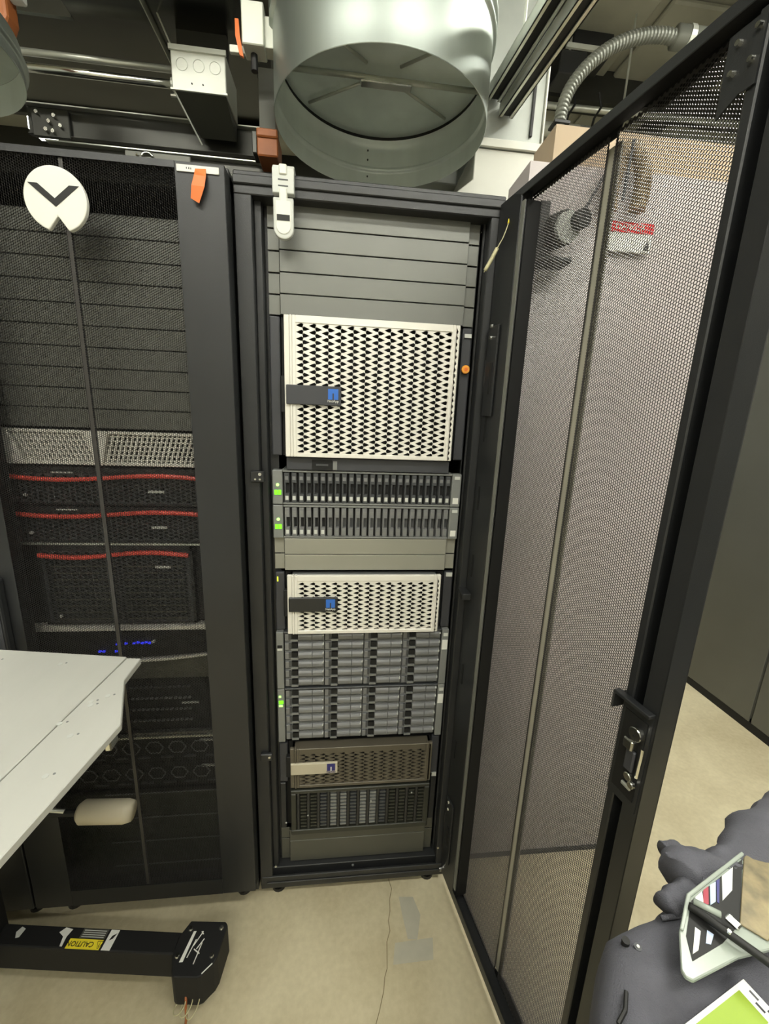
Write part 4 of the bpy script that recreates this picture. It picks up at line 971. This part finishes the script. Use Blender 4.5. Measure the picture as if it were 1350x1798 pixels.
# ------------------------------------------------------------------ jacket on a cart, with badge holder and card
ct = thing('utility_cart', 'black utility cart under the grey jacket, at the lower right', 'cart', (.75, -1.05, 0))
MB().box(.47, 1.05, -1.30, -.80, .975, .995).build('tray', BLK, ct, .006)
MB().box(.47, 1.05, -1.30, -.80, .25, .27).build('shelf', BLK, ct, .006)
for x in (.485, 1.035):
    for y in (-1.285, -.815):
        MB().box(x - .012, x + .012, y - .012, y + .012, .07, .975).build('leg', BLK, ct, .002)
        MB().cyl((x, y - .012, .035), (x, y + .012, .035), .035, 18).build('caster', RUB, ct)
        MB().box(x - .008, x + .008, y - .008, y + .008, .035, .07).build('caster_fork', BLK, ct)
def smooth_loop(P, n=6):
    out = []; m_ = len(P)
    for i in range(m_):
        a, b_, c_, d = (Vector(P[(i + k - 1) % m_]) for k in range(4))
        for k in range(n):
            q = k / n
            out.append(.5 * ((2 * b_) + (c_ - a) * q + (2 * a - 5 * b_ + 4 * c_ - d) * q * q + (3 * b_ - a - 3 * c_ + d) * q ** 3))
    return out
from mathutils import noise as MN
jk = thing('jacket', 'crumpled grey fleece jacket lying over the cart, lower right corner', 'jacket', (.62, -.92, .995))
outl = smooth_loop([(.410, -.806), (.414, -.802), (.421, -.798), (.445, -.794), (.468, -.790), (.485, -.782), (.52, -.775), (.60, -.755), (.68, -.735), (.80, -.72), (.98, -.80), (1.0, -1.1), (.80, -1.22), (.46, -1.20), (.36, -1.08), (.335, -.96), (.368, -.865), (.402, -.815)], 8)
cen = Vector((.68, -.97)); rs = []
for r_, h_ in ((.02, 1.045), (.15, 1.045), (.25, 1.045), (.35, 1.046), (.45, 1.047), (.54, 1.049), (.62, 1.050), (.69, 1.051), (.76, 1.052), (.81, 1.053), (.86, 1.053), (.90, 1.052), (.93, 1.051), (.975, 1.044), (1.0, 1.030), (1.005, 1.005), (1.0, .96), (.985, .92)):
    ring = []
    for p in outl:
        q = cen + (p - cen) * r_
        fold = .010 * MN.noise(Vector((q.x * 9, q.y * 22 + q.x * 8, .3))) + .005 * abs(MN.noise(Vector((q.x * 14 + q.y * 20, q.y * 9, 5)))) + .003 * MN.noise(Vector((q.x * 40, q.y * 40, 2)))
        ring.append((q.x, q.y, h_ + (fold if r_ < .99 else 0)))
    rs.append(ring)
MB().rings(rs, False).build('body', FAB, jk, 0, True)
def sleeve(pts, rad, name):
    P = spline(pts, 7); n = len(P)
    rr = [rad(i / (n - 1)) * (1 + .06 * math.sin(i * 1.3) + .05 * math.sin(i * .55 + 1)) for i in range(n)]
    m = MB().tube(P, rr, 28); q = []
    for x, y, z in m.v:   # soft folds running across the roll
        k = .0045 * MN.noise(Vector((x * 34, y * 60, z * 50))) + .0022 * MN.noise(Vector((x * 95, y * 120, z * 80)))
        q.append((x + k, y - k * .6, z + k * 1.2))
    m.v = q
    return m.build(name, FAB, jk, 0, True)
sleeve([(.500, -.776, 1.066), (.515, -.770, 1.066), (.545, -.776, 1.064), (.585, -.768, 1.066), (.64, -.745, 1.066), (.70, -.722, 1.066), (.80, -.715, 1.066)], lambda q: .017 + .007 * min(1, q * 2) - .004 * math.exp(-((q - .32) / .08) ** 2) + .005 * math.exp(-((q - .62) / .1) ** 2), 'folded_sleeve')
sleeve([(.512, -.754, 1.060), (.522, -.756, 1.062), (.545, -.768, 1.058), (.57, -.772, 1.056)], lambda q: .013 + .004 * q, 'sleeve_cuff')
sleeve([(.474, -.793, 1.058), (.486, -.790, 1.061), (.51, -.789, 1.062), (.56, -.785, 1.06)], lambda q: .0085 + .007 * q, 'collar_roll')
MB().tube(spline([(.466, -.800, 1.055), (.49, -.801, 1.058), (.52, -.800, 1.06)], 6), .0022, 8).build('seam_piping', FAB, jk, 0, True)
MB().cyl((.4215, -.8135, 1.048), (.421, -.8138, 1.0570), .0032, 12).build('button', INK, jk); MB().cyl((.4285, -.819, 1.048), (.428, -.8193, 1.0575), .0030, 12).build('button', SLATE, jk)
MB().cyl((.428, -.8193, 1.0575), (.4279, -.8194, 1.0585), .0012, 8).build('button_centre', LTGREY, jk)
MB().tube([(.402, -.842, 1.051), (.394, -.852, 1.051), (.384, -.858, 1.050)], .0016, 6).build('zip_tab', INK, jk)
# badge holder, tilted towards the camera
def FB(u, v_, w_):
    return (.484 + .943 * u + .332 * v_, -.801 + .332 * u - .943 * v_, 1.082 + w_)
bd = thing('badge_holder', 'clear plastic badge holder with striped card lying on the grey jacket', 'badge holder', (.52, -.82, 1.08))
def flat(P, h0, h1, name, m, bev=0): return MB(FB).prism(P, h0, h1, 'z').build(name, m, bd, bev)
flat([(0, 0), (.22, 0), (.22, .080), (.0229, .052), (-.008, .0437), (-.0575, .037), (-.0605, .033), (-.059, .029), (-.034, .0133)], -.004, 0, 'holder', CLEAR, .0008)
flat([(0, 0), (.22, 0), (.22, .003), (.001, .003), (-.032, .0155), (-.034, .0133)], 0, .0025, 'rim', CLEAR, .0006)
flat([(-.001, .0046), (.085, .004), (.020, .032), (-.010, .0335), (-.046, .0300), (-.033, .018), (-.014, .010)], 0, .0006, 'card_back', INK)
for P, m_ in (([(.005, .0046), (.0159, .0044), (.0036, .0125), (-.0039, .0100)], PAPER), ([(.018, .0043), (.026, .0043), (.0099, .0129), (.0051, .0108)], mat('crimson_print', (150, 20, 48), .4)),
              ([(.0286, .0043), (.0369, .0049), (.0181, .0142), (.0108, .0138)], PALEB), ([(.0385, .0046), (.0432, .005), (.0194, .0163), (.0188, .0150)], NAVY), ([(.0481, .0045), (.0668, .0045), (.0428, .0152), (.0248, .0163)], PAPER),
              ([(-.02, .0178), (-.0187, .0214), (-.0344, .028), (-.0415, .0276)], PAPER), ([(-.0129, .0232), (-.0111, .0273), (-.0207, .0301), (-.0238, .0279)], PALEB)):
    flat(P, .0006, .0012, 'print_band', m_)
flat([(.0875, .004), (.21, .004), (.21, .056), (.0253, .0485), (.0175, .0323)], .0006, .0025, 'photo_card', BADGEIMG, .0005)
MB(FB).tube(spline([(-.0104, .0073, .004), (-.008, .018, .006), (-.0053, .0307, .007), (.0033, .0574, .007), (.008, .075, .006)], 6), .0032, 8).build('lanyard_strap', INK, bd, 0, True)
MB(FB).cyl((-.0067, .0080, .008), (.003, .0240, .009), .0026, 8).build('clip_arm', CLEAR, bd, 0, True)
MB(FB).box(.004, .011, .026, .036, .006, .010).build('metal_clip', CHROME, bd, .001); MB(FB).cyl((-.006, .034, .010), (-.006, .034, .012), .0016, 12).build('rivet', CHROME, bd)
cd = thing('printed_card', 'green and white printed leaflet on the grey jacket at the lower right corner', 'card', (.50, -.855, 1.06))
def FC(u, v_, w_): return (.497 - .962 * u + .273 * v_, -.848 - .273 * u - .962 * v_, 1.0605 + w_)
MB(FC).box(0, .14, 0, .10, 0, .0015).build('sheet', PAPER, cd)
MB(FC).box(.0115, .135, .003, .022, .0015, .0022).build('green_band', LIME, cd); MB(FC).box(.0115, .135, .023, .06, .0015, .0022).build('blue_band', PALEB, cd)
for j in range(5): MB(FC).box(.003 + (j % 2) * .0035, .0045 + (j % 2) * .0035, .006 + j * .006, .012 + j * .006, .0015, .002).build('print_line', SLATE, cd)
